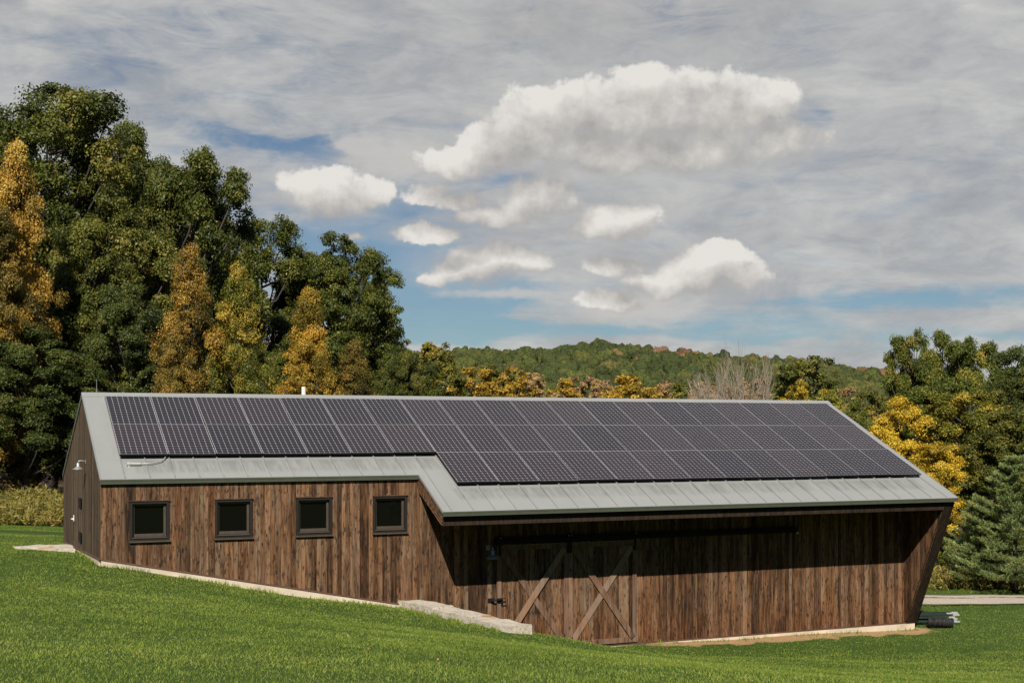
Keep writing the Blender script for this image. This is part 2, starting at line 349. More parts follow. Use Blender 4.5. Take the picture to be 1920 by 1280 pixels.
def line_pts(a, b, n, spread): 
    t_ = rng.uniform(0, 1, n)[:, None]; return np.array(a)[None] * (1 - t_) + np.array(b)[None] * t_ + np.stack([rng.uniform(-spread, spread, n), -np.abs(rng.normal(0, spread, n))], 1)
EP = np.concatenate([line_pts((-.5, -3.60), (6.3, -3.60), 1100, .06), line_pts((13, -3.64), (21.5, -3.64), 500, .12), line_pts((6.12, -3.6), (6.85, -7.85), 1500, .07), line_pts((-.62, 5.5), (-.62, -3.5), 900, .08)])
EP = EP[fbm(EP[:, 0], EP[:, 1], 3.3, 6) > -.15]
em = blades('edge_grass', None, EP, .05, .13, .0052, .8, lambda x, y: np.ones(len(x), bool)); em.materials.append(m)
eo = bpy.data.objects.new('edge_grass', em); COL.objects.link(eo); tag(eo, 'longer grass left unmown along the foot of the barn walls', 'grass', kind='stuff')
o = bpy.data.objects.new('grass', me); COL.objects.link(o); tag(o, 'short mown green lawn grass on the slope in front of the barn', 'grass', kind='stuff')

# ------------------------------------------------------------------ materials of the barn
def wood(name, stops, dark=.5, grain=1.0, rust=0.0):
    m, t, b = material(name); o = t.pos()
    seed = t.attr('seed'); off = t.new('ShaderNodeCombineXYZ')
    for i, k in enumerate((37., 53., 19.)): t.put(off.inputs[i], t.math('MULTIPLY', seed, k))
    q = t.vmath('ADD', o, off.outputs[0])
    g1 = t.noise(t.mapping(q, (34, 34, 1.6)), 1.0, 6, .65, .7)
    g2 = t.noise(t.mapping(q, (12, 12, 1.1)), 1.0, 5, .6, .9)
    g3 = t.noise(t.mapping(q, (85, 85, 5)), 1.0, 4, .65)
    g4 = t.noise(t.mapping(q, (20, 20, 5.5)), 1.0, 5, .65, .4)
    tone = t.math('ADD', t.math('ADD', .05, t.math('MULTIPLY', t.attr('tone'), .44)), t.math('ADD', t.math('MULTIPLY', g1, .62), t.math('MULTIPLY', t.math('SUBTRACT', g2, .46), 1.0)))
    c = t.ramp(tone, stops)
    hue = t.noise(t.mapping(q, (5, 5, .5)), 1.0, 3)
    c = t.mix(t.smooth(t.math('ADD', hue, t.math('MULTIPLY', t.math('SUBTRACT', seed, .5), .3)), .50, .66), c, t.mix(.85, c, (.78, .80, .82), 'MULTIPLY'))
    c = t.mix(t.math('MULTIPLY', t.smooth(hue, .54, .38), .8), c, t.mix(.9, c, (1.14, .92, .73), 'MULTIPLY'))
    c = t.mix(t.math('MULTIPLY', t.smooth(g4, .52, .64), .95 * dark), c, (.011, .010, .009))
    if rust:   # warm staining that comes up from the damp foot of the wall
        sz = t.new('ShaderNodeSeparateXYZ'); t.put(sz.inputs[0], o)
        k = t.math('MULTIPLY', t.smooth(t.math('ADD', sz.outputs[2], t.math('MULTIPLY', g2, 1.2)), 2.0, .6), rust)
        c = t.mix(k, c, t.mix(1.0, c, (.98, .84, .74), 'MULTIPLY'))
    # knots
    vor = t.new('ShaderNodeTexVoronoi'); t.put(vor.inputs['Vector'], t.mapping(q, (5.5, 5.5, 2.3))); vor.inputs['Scale'].default_value = 1.0
    kn = t.smooth(t.math('ADD', vor.outputs['Distance'], t.math('MULTIPLY', t.math('SUBTRACT', g3, .5), .08)), .17, .09)
    c = t.mix(t.math('MULTIPLY', kn, .8), c, (.016, .013, .011))
    ch = t.smooth(t.noise(t.mapping(q, (7, 7, 1.0), (5, 2, 1)), 1.0, 5, .6), .56, .72)
    c = t.mix(t.math('MULTIPLY', ch, dark), c, (.018, .016, .015))
    c = t.mix(t.math('MULTIPLY', t.smooth(g3, .5, .75), .25 * grain), c, (.012, .009, .008))
    t.put(b.inputs['Base Color'], c); b.inputs['Roughness'].default_value = .8; b.inputs['Specular IOR Level'].default_value = .08
    t.put(b.inputs['Normal'], t.bump(t.math('ADD', g1, t.math('MULTIPLY', g3, .5)), .35, .008))
    return m
M = {}
M['wood'] = wood('stained_boards', [(.20, (0.008452, 0.006082, 0.004402)), (.36, (0.03043, 0.01703, 0.01001)), (.52, (0.07607, 0.04136, 0.02241)), (.68, (0.1395, 0.08029, 0.04562)), (.9, (0.2113, 0.1379, 0.08644))], .8, rust=.8)
M['wood_gable'] = wood('gable_boards', [(.18, (0.01904, 0.01496, 0.01156)), (.40, (0.0476, 0.03468, 0.02448)), (.58, (0.0816, 0.05984, 0.0408)), (.75, (0.1122, 0.085, 0.05984)), (.9, (0.136, 0.1088, 0.0816))], .45)
M['wood_dark'] = wood('fascia_boards', [(.2, (0.0051, 0.00408, 0.00306)), (.45, (0.01326, 0.00918, 0.00663)), (.62, (0.02346, 0.01632, 0.01122)), (.85, (0.03825, 0.02754, 0.0204))], .6)
M['brace'] = wood('brace_boards', [(.15, (0.04114, 0.02244, 0.01496)), (.40, (0.08228, 0.04638, 0.03067)), (.6, (0.1421, 0.08826, 0.06134)), (.85, (0.2169, 0.1533, 0.1122))], .12)
M['frame'] = simple('window_frame', (.012, .0095, .008), .5, 0, .35, 12)
M['sash'] = simple('window_sash', (.055, .042, .031), .5, 0, .35, 12)
M['black'] = simple('black_iron', (.007, .007, .007), .7, .1, .2, 20, .2)
M['galv'] = simple('galvanised_steel', (.30, .31, .31), .45, .55, .15, 9)
M['white'] = simple('white_metal', (.72, .70, .66), .4, .1, .1, 9)
M['dripedge'] = simple('drip_edge', (.075, .085, .060), .42, .3, .2, 6)
M['dark'] = simple('dark_backing', (.008, .007, .006), .9, 0, .2, 4)
M['base_trim'] = simple('base_flashing', (.10, .052, .034), .6, .1, .4, 4)
M['concrete'] = simple('concrete', (0.495, 0.423, 0.324), .85, 0, .45, 1.6, .2, .4)
M['cable'] = simple('pale_conduit', (.36, .36, .34), .45, .2, .12, 9)
# glass of a window: dark, reflecting
m, t, b = material('window_glass'); b.inputs['Base Color'].default_value = (.003, .0035, .0025, 1); b.inputs['Roughness'].default_value = .03; b.inputs['Specular IOR Level'].default_value = .22
t.put(b.inputs['Normal'], t.bump(t.noise(t.pos(), 3.1, 3), .25, .05)); M['glass'] = m
# metal roof
m, t, b = material('roof_metal'); o = t.pos(); sx = t.new('ShaderNodeSeparateXYZ'); t.put(sx.inputs[0], o)
big = t.noise(t.mapping(o, (1.2, .5, .5)), 1.4, 5, .6); fine = t.noise(t.mapping(o, (9, 2, 2)), 1.5, 5, .65)
c = t.mix(big, (.275, .285, .285), (.37, .375, .365)); c = t.mix(t.math('MULTIPLY', fine, .5), c, (.27, .275, .26))
# water marks and algae left below the panels' lower edges (their own place on the metal)
stn = t.new('ShaderNodeMath', operation='COMPARE'); 
def band(v0, v1, u0, u1):
    f = t.math('MULTIPLY', t.smooth(sx.outputs[1], v0, v0 + .22), t.smooth(sx.outputs[1], v1, v1 - .12))
    return t.math('MULTIPLY', f, t.math('MULTIPLY', t.smooth(sx.outputs[0], u0, u0 + .15), t.smooth(sx.outputs[0], u1, u1 - .15)))
stk = t.smooth(t.noise(t.mapping(o, (8, .9, .9)), 1.0, 5, .7), .36, .62)
bd = t.math('ADD', band(-3.42, -2.75, .25, 7.6), band(-4.78, -4.15, 7.2, 20.9))
c = t.mix(t.math('MULTIPLY', t.math('MULTIPLY', bd, stk), .36), c, (.105, .107, .092))
t.put(b.inputs['Base Color'], c); b.inputs['Metallic'].default_value = .35; t.put(b.inputs['Roughness'], t.math('ADD', .40, t.math('MULTIPLY', fine, .2)))
t.put(b.inputs['Normal'], t.bump(t.noise(t.mapping(o, (1.5, .6, .6)), 1.6, 3), .25, .03)); M['roof'] = m
# photovoltaic cells
m, t, b = material('solar_cells'); o = t.obj(); sx = t.new('ShaderNodeSeparateXYZ'); t.put(sx.inputs[0], o)
cw, chh = (1.046 - .036) / 8, (1.54 - .036) / 12
fx = t.math('SUBTRACT', t.math('FRACT', t.math('DIVIDE', t.math('SUBTRACT', sx.outputs[0], .018), cw)), .5)
fy = t.math('SUBTRACT', t.math('FRACT', t.math('DIVIDE', t.math('ADD', sx.outputs[1], 1.54 - .018), chh)), .5)
ax, ay = t.math('ABSOLUTE', fx), t.math('ABSOLUTE', fy)
lv = t.math('GREATER_THAN', ax, .484); lh = t.math('GREATER_THAN', ay, .479); dm = t.math('GREATER_THAN', t.math('ADD', ax, ay), .885)
fing = t.math('GREATER_THAN', t.math('ABSOLUTE', t.math('SUBTRACT', ay, .25)), .246)
edge = t.math('MAXIMUM', t.math('GREATER_THAN', t.math('ABSOLUTE', t.math('SUBTRACT', sx.outputs[0], .523)), .512), t.math('GREATER_THAN', t.math('ABSOLUTE', t.math('ADD', sx.outputs[1], .77)), .757))
ri = t.new('ShaderNodeObjectInfo').outputs['Random']
cell = t.mix(ri, (.008, .006, .012), (.018, .012, .017))
c = t.mix(t.math('MULTIPLY', fing, .10), cell, (.3, .3, .33)); c = t.mix(t.math('MULTIPLY', lh, .5), c, (.36, .35, .37))
c = t.mix(t.math('MAXIMUM', t.math('MAXIMUM', lv, dm), edge), c, (.37, .36, .385))
t.put(b.inputs['Base Color'], c); b.inputs['Roughness'].default_value = .16; b.inputs['Specular IOR Level'].default_value = .27; M['cells'] = m
M['pvframe'] = simple('panel_frame', (.012, .012, .013), .4, .4, .2, 20)
# stone
m, t, b = material('ledge_stone'); o = t.pos(); n1 = t.noise(o, 3, 6, .65); n2 = t.noise(o, 14, 6, .7)
c = t.mix(n1, (.33, .285, .225), (.60, .545, .46)); c = t.mix(t.smooth(n2, .52, .68), c, (.17, .145, .115))
c = t.mix(t.smooth(t.noise(o, 1.7, 3), .60, .70), c, (.40, .24, .12))
t.put(b.inputs['Base Color'], c); b.inputs['Roughness'].default_value = .9; b.inputs['Specular IOR Level'].default_value = .2
t.put(b.inputs['Normal'], t.bump(t.math('ADD', n1, n2), .9, .04)); M['stone'] = m

# ------------------------------------------------------------------ the barn
VR, ZR, SL = .40, 6.30, .4818
UL, UR, UN = -.49, 21.5, 6.66
VE, VE2 = -3.56, -5.165
VB, ZB = 5.68, 4.23
SLB = (ZR - ZB) / (VB - VR)
def rz(v): return ZR - (VR - v) * SL if v <= VR else ZR - (v - VR) * SLB
barn = empty('barn', (10.5, 1, 0)); tag(barn, 'dark stained timber barn with a long metal roof and sliding doors', 'barn')
BO = Vector(barn.location)
def bpart(mb, name, mat, parent=None, **k):
    o = mb.build(name, mat, parent or barn, **k)
    if parent is None: o.location = -BO
    return o
def boards(mb, axis, t0, t1, face, thick, zb, zt, wmin=.085, wmax=.145, openings=(), gap=.005, jit=.003):
    """vertical boards along axis 0 (x) or 1 (y); outer surface at face, going inwards by thick (signed)"""
    x = t0
    while x < t1 - .01:
        w = min(random.uniform(wmin, wmax), t1 - x); e = x + w
        if t1 - e < .05: e = t1
        s = random.random(); tone = min(1, max(0, random.gauss(.5, .25))); j = random.uniform(-jit, jit)
        cuts = sorted({x, e} | {c for op in openings for c in op[:2] if x < c < e})
        for a, b_ in zip(cuts[:-1], cuts[1:]):
            mid = (a + b_) / 2
            a2 = a + (gap if a == x else 0)
            sp = [[(zb(a2), zb(b_)), (zt(a2), zt(b_))]]
            for (o0, o1, oz0, oz1) in openings:
                if o0 < mid < o1:
                    sp = [[sp[0][0], (oz0, oz0)], [(oz1, oz1), sp[0][1]]]
            for (l0, l1), (h0, h1) in sp:
                if max(h0 - l0, h1 - l1) < .02: continue
                f0, f1 = face + j, face + j + thick
                if axis == 0: mb.add([(a2, f0, l0), (b_, f0, l1), (b_, f1, l1), (a2, f1, l0), (a2, f0, h0), (b_, f0, h1), (b_, f1, h1), (a2, f1, h0)],
                                     [(0, 3, 2, 1), (4, 5, 6, 7), (0, 1, 5, 4), (1, 2, 6, 5), (2, 3, 7, 6), (3, 0, 4, 7)], tone=tone, seed=s)
                else: mb.add([(f0, a2, l0), (f0, b_, l1), (f1, b_, l1), (f1, a2, l0), (f0, a2, h0), (f0, b_, h1), (f1, b_, h1), (f1, a2, h0)],
                             [(0, 1, 2, 3), (4, 7, 6, 5), (0, 4, 5, 1), (1, 5, 6, 2), (2, 6, 7, 3), (3, 7, 4, 0)], tone=tone, seed=s)
        x = e
WIN = [(.127, .954), (1.937, 2.764), (3.757, 4.584), (5.566, 6.393)]; WZ0, WZ1 = 3.06, 3.91
OPEN = [(a + .02, b_ - .02, WZ0 + .02, WZ1 - .02) for a, b_ in WIN]
def zbot(u): return 2.70 - (u + .475) * (2.70 - 1.413) / (6.095 + .475) if u < 6.35 else (1.40 if u < 6.68 else .065)
TOPV = rz(-3.5) - .10
mb = MB(); boards(mb, 0, -.47, 6.64, -3.50, .03, zbot, lambda u: TOPV, openings=OPEN)
bpart(mb, 'front_wall', M['wood'])
mb = MB(); mb.box(6.642, 6.70, -3.515, -3.455, 1.40, TOPV, tone=.35, seed=.3); bpart(mb, 'corner_board', M['wood'])
DO0, DOM, DO1 = 8.66, 10.575, 12.50
mb = MB(); boards(mb, 0, 6.702, 21.10, -3.50, .03, lambda u: .065, lambda u: TOPV)
bpart(mb, 'front_wall', M['wood'])
# backing behind the boards, closing the shell
mb = MB()
xs = [-.42] + [c for op in OPEN for c in op[:2]] + [21.3]
for a, b_ in zip(xs[0::2], xs[1::2]): mb.box(a, b_, -3.462, -3.40, .02, TOPV)
for o0, o1, z0, z1 in OPEN: mb.box(o0, o1, -3.462, -3.40, .02, z0); mb.box(o0, o1, -3.462, -3.40, z1, TOPV)
bpart(mb, 'wall_lining', M['dark'])
# left gable
def gz0(v): return 2.70 + (v + 3.5) * (2.36 - 2.70) / 9.2
DG0, DG1, DGZ0, DGZ1 = .42, 2.72, 2.62, 4.50
mb = MB(); boards(mb, 1, -3.47, 5.60, -.475, .03, gz0, lambda v: rz(v) - .08, openings=[(DG0, DG1, DGZ0, DGZ1)])
bpart(mb, 'gable_wall', M['wood_gable'])
mb = MB(); mb.prism([(-3.44, 1.5), (5.58, 1.5), (5.58, rz(5.58) - .1), (VR, ZR - .1), (-3.44, rz(-3.44) - .1)], 0, -.443, -.40); bpart(mb, 'wall_lining', M['dark'])
door = empty('gable_door'); door.parent = barn; door.location = -BO
mb = MB(); boards(mb, 1, DG0 + .012, DG1 - .012, -.468, .03, lambda v: DGZ0 + .01, lambda v: DGZ1 - .01); mb.build('door_leaf', M['wood_gable'], door)
for zz in (2.72, 3.55):
    mb = MB(); mb.box(-.492, -.470, DG0 + .06, DG0 + .75, zz, zz + .24); mb.build('dark_plate', M['black'], door, bevel=.004)  # plain dark rectangle on the leaf beside the hinge pin
    mb = MB(); mb.tube([(-.50, DG0 + .03, zz - .02), (-.50, DG0 + .03, zz + .26)], .018, 8); mb.build('hinge_pin', M['black'], door)
mb = MB(); mb.tube([(-.47, 2.58, 3.17), (-.53, 2.58, 3.17), (-.53, 2.36, 3.19)], .018, 8).box(-.482, -.466, 2.53, 2.63, 3.08, 3.27); mb.build('handle', M['white'], door)
# rear and right walls
mb = MB(); boards(mb, 0, -.47, 21.4, 5.60, -.03, lambda u: .2, lambda u: rz(5.6) - .1, .13, .17); bpart(mb, 'rear_wall', M['wood_gable'])
mb = MB(); boards(mb, 1, -3.30, 5.58, 21.45, -.03, lambda v: .05, lambda v: rz(v) - .1, .13, .17); bpart(mb, 'gable_wall', M['wood_gable'])
mb = MB(); mb.prism([(-3.38, .02), (5.55, .02), (5.55, rz(5.55) - .12), (VR, ZR - .12), (-3.38, rz(-3.38) - .12)], 0, 21.34, 21.415); bpart(mb, 'wall_lining', M['dark'])
# wing wall at the right end, leaning outwards to the eave
def finv(z): return -3.60 + (z - .05) * (-5.10 + 3.60) / (3.50 - .05)
mb = MB(); y = -3.505
while y > -5.05:
    y2 = max(y - random.uniform(.11, .15), -5.06); s = random.random(); tn = random.gauss(.42, .2)
    def zlo(v): return .07 if v > -3.60 else .05 + (v + 3.60) / (-1.5) * 3.45
    a, b_ = y - .004, y2
    mb.add([(21.10, a, zlo(a)), (21.10, b_, zlo(b_)), (21.10, b_, rz(b_) - .12), (21.10, a, rz(a) - .12), (21.125, a, zlo(a)), (21.125, b_, zlo(b_)), (21.125, b_, rz(b_) - .12), (21.125, a, rz(a) - .12)],
           [(3, 2, 1, 0), (4, 5, 6, 7), (0, 1, 5, 4), (1, 2, 6, 5), (2, 3, 7, 6), (3, 0, 4, 7)], tone=tn, seed=s)
    y = y2
fin = bpart(mb, 'wing_wall', M['wood'])
mb = MB(); mb.prism([(-3.30, .06), (-3.60, .06), (-5.06, rz(-5.06) - .155), (-5.06, rz(-5.06) - .125), (-3.30, rz(-3.30) - .13)], 0, 21.127, 21.44, tone=.4, seed=.4)
mb.build('core', M['wood_dark'], fin)
mb = MB(); x = 21.09
for k in range(3):
    x2 = x + .122; s = random.random()
    mb.add([(x, -3.602, .055), (x2 - .004, -3.602, .055), (x2 - .004, -5.10, 3.50), (x, -5.10, 3.50), (x, -3.578, .055), (x2 - .004, -3.578, .055), (x2 - .004, -5.076, 3.50), (x, -5.076, 3.50)],
           [(0, 1, 2, 3), (7, 6, 5, 4), (0, 4, 5, 1), (1, 5, 6, 2), (2, 6, 7, 3), (3, 7, 4, 0)], tone=random.gauss(.4, .15), seed=s); x = x2
mb.build('edge_boards', M['wood_dark'], fin)
# roof
mb = MB(); TH = .05
def slab(mb, poly):   # (u,v) polygon on front slope
    n = len(poly); mb.add([(u, v, rz(v)) for u, v in poly] + [(u, v, rz(v) - TH) for u, v in poly], [tuple(range(n)), tuple(range(2 * n - 1, n - 1, -1))] + [((i + 1) % n, i, i + n, (i + 1) % n + n) for i in range(n)])
slab(mb, [(UL, VE), (UN, VE), (UN, VR), (UL, VR)]); slab(mb, [(UN, VE2), (UR, VE2), (UR, VR), (UN, VR)])
mb.add([(UL, VR, ZR), (UR, VR, ZR), (UR, VB, ZB), (UL, VB, ZB), (UL, VR, ZR - TH), (UR, VR, ZR - TH), (UR, VB, ZB - TH), (UL, VB, ZB - TH)], [(0, 1, 2, 3), (7, 6, 5, 4), (1, 0, 4, 5), (2, 1, 5, 6), (3, 2, 6, 7), (0, 3, 7, 4)])
u = .02
def rib(mb, u, v0, v1, w=.013, h=.040):
    mb.add([(u - w, v0, rz(v0) - .002), (u + w, v0, rz(v0) - .002), (u + w * .6, v0, rz(v0) + h), (u - w * .6, v0, rz(v0) + h), (u - w, v1, rz(v1) - .002), (u + w, v1, rz(v1) - .002), (u + w * .6, v1, rz(v1) + h), (u - w * .6, v1, rz(v1) + h)],
           [(0, 1, 2, 3), (7, 6, 5, 4), (0, 4, 5, 1), (1, 5, 6, 2), (2, 6, 7, 3), (3, 7, 4, 0)])
while u < UR - .2:
    v0 = (VE if u < UN else VE2) + .012; rib(mb, u, v0, VR - .1)
    rib(mb, u, VB - .01, VR + .1); u += .5275
rib(mb, UL + .012, VE + .004, VR, .012, .02); rib(mb, UR - .014, VE2 + .004, VR, .014, .022); rib(mb, UN + .016, VE2 + .004, VE, .014, .02); rib(mb, UN + .075, VE2 + .004, VE - .03, .006, .012)
roof = bpart(mb, 'roof', M['roof'])
mb = MB(); mb.add([(UL - .004, VR - .16, rz(VR - .16) + .030), (UR + .004, VR - .16, rz(VR - .16) + .030), (UR + .004, VR, ZR + .048), (UL - .004, VR, ZR + .048), (UL - .004, VR + .16, rz(VR + .16) + .03), (UR + .004, VR + .16, rz(VR + .16) + .03)],
                  [(0, 1, 2, 3), (3, 2, 5, 4)])
for (v, sgn) in ((VR - .16, 1), (VR + .16, -1)): mb.box(UL - .004, UR + .004, v - .003, v + .003, rz(v) - .0, rz(v) + .032)
mb.build('ridge_cap', M['roof'], roof)
mb = MB(); mb.tube([(5.018, VR + .25, rz(VR + .25) - .2), (5.018, VR + .25, 6.56)], .055, 14); mb.build('vent_pipe', M['white'], roof, smooth=False)
mb = MB(); mb.tube([(-.142, VR, 6.3), (-.142, VR, 6.66)], [.008, .006], 6); mb.tube([(-.142, VR, 6.34), (-.142, VR, 6.38)], .02, 8); mb.build('lightning_rod', M['galv'], roof)
# deck under the metal, drip edges, fascias
mb = MB()
def deck(mb, u0, u1, v0, v1, a=.052, b_=.13):
    mb.add([(u0, v0, rz(v0) - a), (u1, v0, rz(v0) - a), (u1, v1, rz(v1) - a), (u0, v1, rz(v1) - a), (u0, v0, rz(v0) - b_), (u1, v0, rz(v0) - b_), (u1, v1, rz(v1) - b_), (u0, v1, rz(v1) - b_)],
           [(0, 1, 2, 3), (7, 6, 5, 4), (1, 0, 4, 5), (2, 1, 5, 6), (3, 2, 6, 7), (0, 3, 7, 4)], tone=.3, seed=.2)
deck(mb, UL + .02, UN + .03, -3.50, VR); deck(mb, UN + .032, UR - .03, VE2 + .05, VR); deck(mb, UL + .02, UR - .03, VR + .001, VB - .03)
mb.build('roof_deck', M['wood_dark'], roof)
mb = MB()
def drip(mb, u0, u1, v):
    z = rz(v)
    mb.box(u0, u1, v - .012, v + .02, z - .040, z - .004); mb.box(u0, u1, v - .006, v + .02, z - .050, z - .0405); mb.box(u0, u1, v - .016, v + .02, z - .105, z - .0505)
drip(mb, UL, UN - .003, VE); drip(mb, UN + .001, UR, VE2)
mb.build('drip_edge', M['dripedge'], roof)
mb = MB()
def rake(mb, u0, u1, v0, v1, dz0, dz1):
    mb.add([(u0, v0, rz(v0) - dz0), (u1, v0, rz(v0) - dz0), (u1, v1, rz(v1) - dz0), (u0, v1, rz(v1) - dz0), (u0, v0, rz(v0) - dz1), (u1, v0, rz(v0) - dz1), (u1, v1, rz(v1) - dz1), (u0, v1, rz(v1) - dz1)],
           [(0, 1, 2, 3), (7, 6, 5, 4), (1, 0, 4, 5), (2, 1, 5, 6), (3, 2, 6, 7), (0, 3, 7, 4)], tone=.4, seed=.6)
rake(mb, UL - .006, UL + .016, VR, VB, .003, .13); rake(mb, UL - .006, UL + .016, VE, VR, .003, .05); mb.build('rake_trim', M['dripedge'], roof)
mb = MB(); rake(mb, UR - .016, UR + .006, VE2, VR, .003, .06); mb.build('rake_trim', M['dripedge'], roof)
mb = MB()
for k, (a, b_) in enumerate(((.058, .155), (.159, .255), (.259, .345), (.349, .40))):
    mb.add([(UN + .004, -3.517, rz(-3.517) - a), (UN + .036, -3.517, rz(-3.517) - a), (UN + .036, -5.05, rz(-5.05) - a), (UN + .004, -5.05, rz(-5.05) - a), (UN + .004, -3.517, rz(-3.517) - b_), (UN + .036, -3.517, rz(-3.517) - b_), (UN + .036, -5.05, rz(-5.05) - b_ * .88), (UN + .004, -5.05, rz(-5.05) - b_ * .88)],
           [(0, 1, 2, 3), (7, 6, 5, 4), (1, 0, 4, 5), (2, 1, 5, 6), (3, 2, 6, 7), (0, 3, 7, 4)], tone=random.uniform(.4, .75), seed=random.random())
bpart(mb, 'notch_fascia', M['wood'])
mb = MB(); mb.box(UN + .037, 14.1, -5.05, -5.01, 3.295, 3.56, tone=.75, seed=.12).box(14.104, 21.088, -5.05, -5.01, 3.295, 3.56, tone=.62, seed=.7)
bpart(mb, 'eave_beam', M['wood_dark'])
sa, sb = rz(-5.008) - .30, rz(-3.51) - .34
mb = MB(); mb.add([(UN + .04, -5.008, sa), (21.09, -5.008, sa), (21.09, -3.51, sb), (UN + .04, -3.51, sb), (UN + .04, -5.008, sa + .03), (21.09, -5.008, sa + .03), (21.09, -3.51, sb + .03), (UN + .04, -3.51, sb + .03)],
                  [(3, 2, 1, 0), (4, 5, 6, 7), (0, 1, 5, 4), (1, 2, 6, 5), (2, 3, 7, 6), (3, 0, 4, 7)], tone=.3, seed=.3)
bpart(mb, 'soffit', M['wood_dark'])
# foundation and flashing
mb = MB()
mb.prism([(-.46, .6), (6.40, .2), (6.40, zbot(6.34) - .022), (-.46, zbot(-.46) - .022)], 1, -3.535, -3.41)
mb.prism([(-3.40, .8), (5.6, .8), (5.6, gz0(5.6) - .02), (-3.40, gz0(-3.40) - .02)], 0, -.50, -.41)
mb.box(7.05, 21.42, -3.57, -3.41, -.6, .045)
bpart(mb, 'foundation', M['concrete'])
mb = MB(); mb.prism([(-.475, zbot(-.475) - .02), (6.33, zbot(6.33) - .02), (6.33, zbot(6.33) + .012), (-.475, zbot(-.475) + .012)], 1, -3.55, -3.505)
mb.prism([(-3.505, gz0(-3.5) - .018), (5.6, gz0(5.6) - .018), (5.6, gz0(5.6) + .012), (-3.505, gz0(-3.5) + .012)], 0, -.512, -.478)
mb.box(7.05, 21.46, -3.585, -3.506, .047, .064)
bpart(mb, 'base_flashing', M['base_trim'])
# windows
for a, b_ in WIN:
    fr = MB(); f0 = -3.525
    fr.box(a, a + .055, f0, -3.38, WZ0, WZ1).box(b_ - .055, b_, f0, -3.38, WZ0, WZ1).box(a + .0555, b_ - .0555, f0, -3.38, WZ1 - .055, WZ1).box(a + .0555, b_ - .0555, f0, -3.38, WZ0, WZ0 + .05)
    w = bpart(fr, 'window', M['frame'])
    sl_ = MB(); sl_.box(a - .02, b_ + .02, -3.56, -3.50, WZ0 - .035, WZ0 - .002).box(a + .057, b_ - .057, -3.545, -3.42, WZ0 + .052, WZ0 + .075); sl_.build('sill', M['sash'], w, bevel=.004)
    s2 = MB(); i0, i1 = a + .06, b_ - .06; s0, s1 = -3.455, -3.40
    s2.box(i0, i0 + .045, s0, s1, WZ0 + .08, WZ1 - .06).box(i1 - .05, i1, s0, s1, WZ0 + .08, WZ1 - .06).box(i0 + .046, i1 - .051, s0, s1, WZ1 - .105, WZ1 - .06).box(i0 + .046, i1 - .051, s0 - .01, s1, WZ0 + .08, WZ0 + .145)
    s2.build('sash', M['sash'], w, bevel=.003)
    hd = MB(); hd.box(a - .015, b_ + .015, -3.545, -3.503, WZ1 + .002, WZ1 + .02); hd.build('head_trim', M['brace'], w)
    gl = MB(); gl.box(i0 + .04, i1 - .045, -3.425, -3.415, WZ0 + .14, WZ1 - .10); gl.build('pane', M['glass'], w)
# sliding doors
DZ0, DZ1 = .10, 2.66
def sliding(x0, x1, over):
    dr = empty('sliding_door'); dr.parent = barn; dr.location = -BO
    mb = MB(); boards(mb, 0, x0 + .02, x1 - .02, -3.545, .028, lambda u: DZ0, lambda u: DZ1, .12, .16); mb.build('door_leaf', M['wood'], dr)
    mb = MB(); f0, f1 = -3.572, -3.546; w = .115
    mb.box(x0, x0 + w, f0, f1, DZ0, DZ1, tone=.55, seed=random.random()); mb.build('stile', M['brace'], dr)
    mb = MB(); mb.box(x1 - w, x1, f0, f1, DZ0, DZ1, tone=.5, seed=random.random()); mb.build('stile', M['brace'], dr)
    mb = MB(); mb.box(x0 + w + .001, x1 - w - .001, f0, f1, DZ1 - .12, DZ1, tone=.4, seed=random.random()); mb.build('rail', M['brace'], dr)
    mb = MB(); mb.box(x0 + w + .001, x1 - w - .001, f0, f1, DZ0, DZ0 + .13, tone=.45, seed=random.random()); mb.build('rail', M['brace'], dr)
    a = Vector((x0 + w, 0, DZ1 - .12)); b2 = Vector((x1 - w, 0, DZ0 + .13)); c2 = Vector((x1 - w, 0, DZ1 - .12)); e2 = Vector((x0 + w, 0, DZ0 + .13))
    for idx, (p, q) in enumerate(((a, b2), (c2, e2))):
        top = (idx == over); y0, y1 = (-3.600, -3.5735) if top else (-3.572, -3.547)
        d = (q - p).normalized(); n = Vector((-d.z, 0, d.x)) * .074
        sx_ = .062 * abs(d.z) 
        mb = MB(); mb.prism([((p + n).x, (p + n).z), ((q + n).x, (q + n).z), ((q - n).x, (q - n).z), ((p - n).x, (p - n).z)], 1, y0, y1, tone=1.0 if idx else .40, seed=random.random())
        mb.build('brace', M['brace'], dr)
    return dr
d1 = sliding(DO0, DOM, 1); d2 = sliding(DOM + .006, DO1, 0)
for dr, x in ((d1, DO0 + .06), (d1, DOM - .03), (d2, DOM + .045), (d2, DO1 - .06)):
    mb = MB(); mb.box(x - .028, x + .028, -3.61, -3.601, 2.42, 2.86).box(x - .05, x + .05, -3.64, -3.602, 2.80, 2.90)
    h = mb.build('hanger', M['black'], dr)
    mb = MB(); mb.tube([(x, -3.655, 2.85), (x, -3.645, 2.85)], .014, 8); mb.build('hanger_bolt', M['galv'], h)
mb = MB(); mb.box(8.62, 17.40, -3.60, -3.56, 2.73, 2.79).box(8.62, 17.40, -3.555, -3.505, 2.70, 2.86); tr_ = bpart(mb, 'door_track', M['black'])
mb = MB(); mb.box(8.70, 12.46, -3.60, -3.572, 2.664, 2.668); mb.build('flashing', M['cable'], tr_)
mb = MB(); mb.box(17.36, 17.43, -3.62, -3.603, 2.66, 2.72); mb.build('end_stop', M['galv'], tr_)
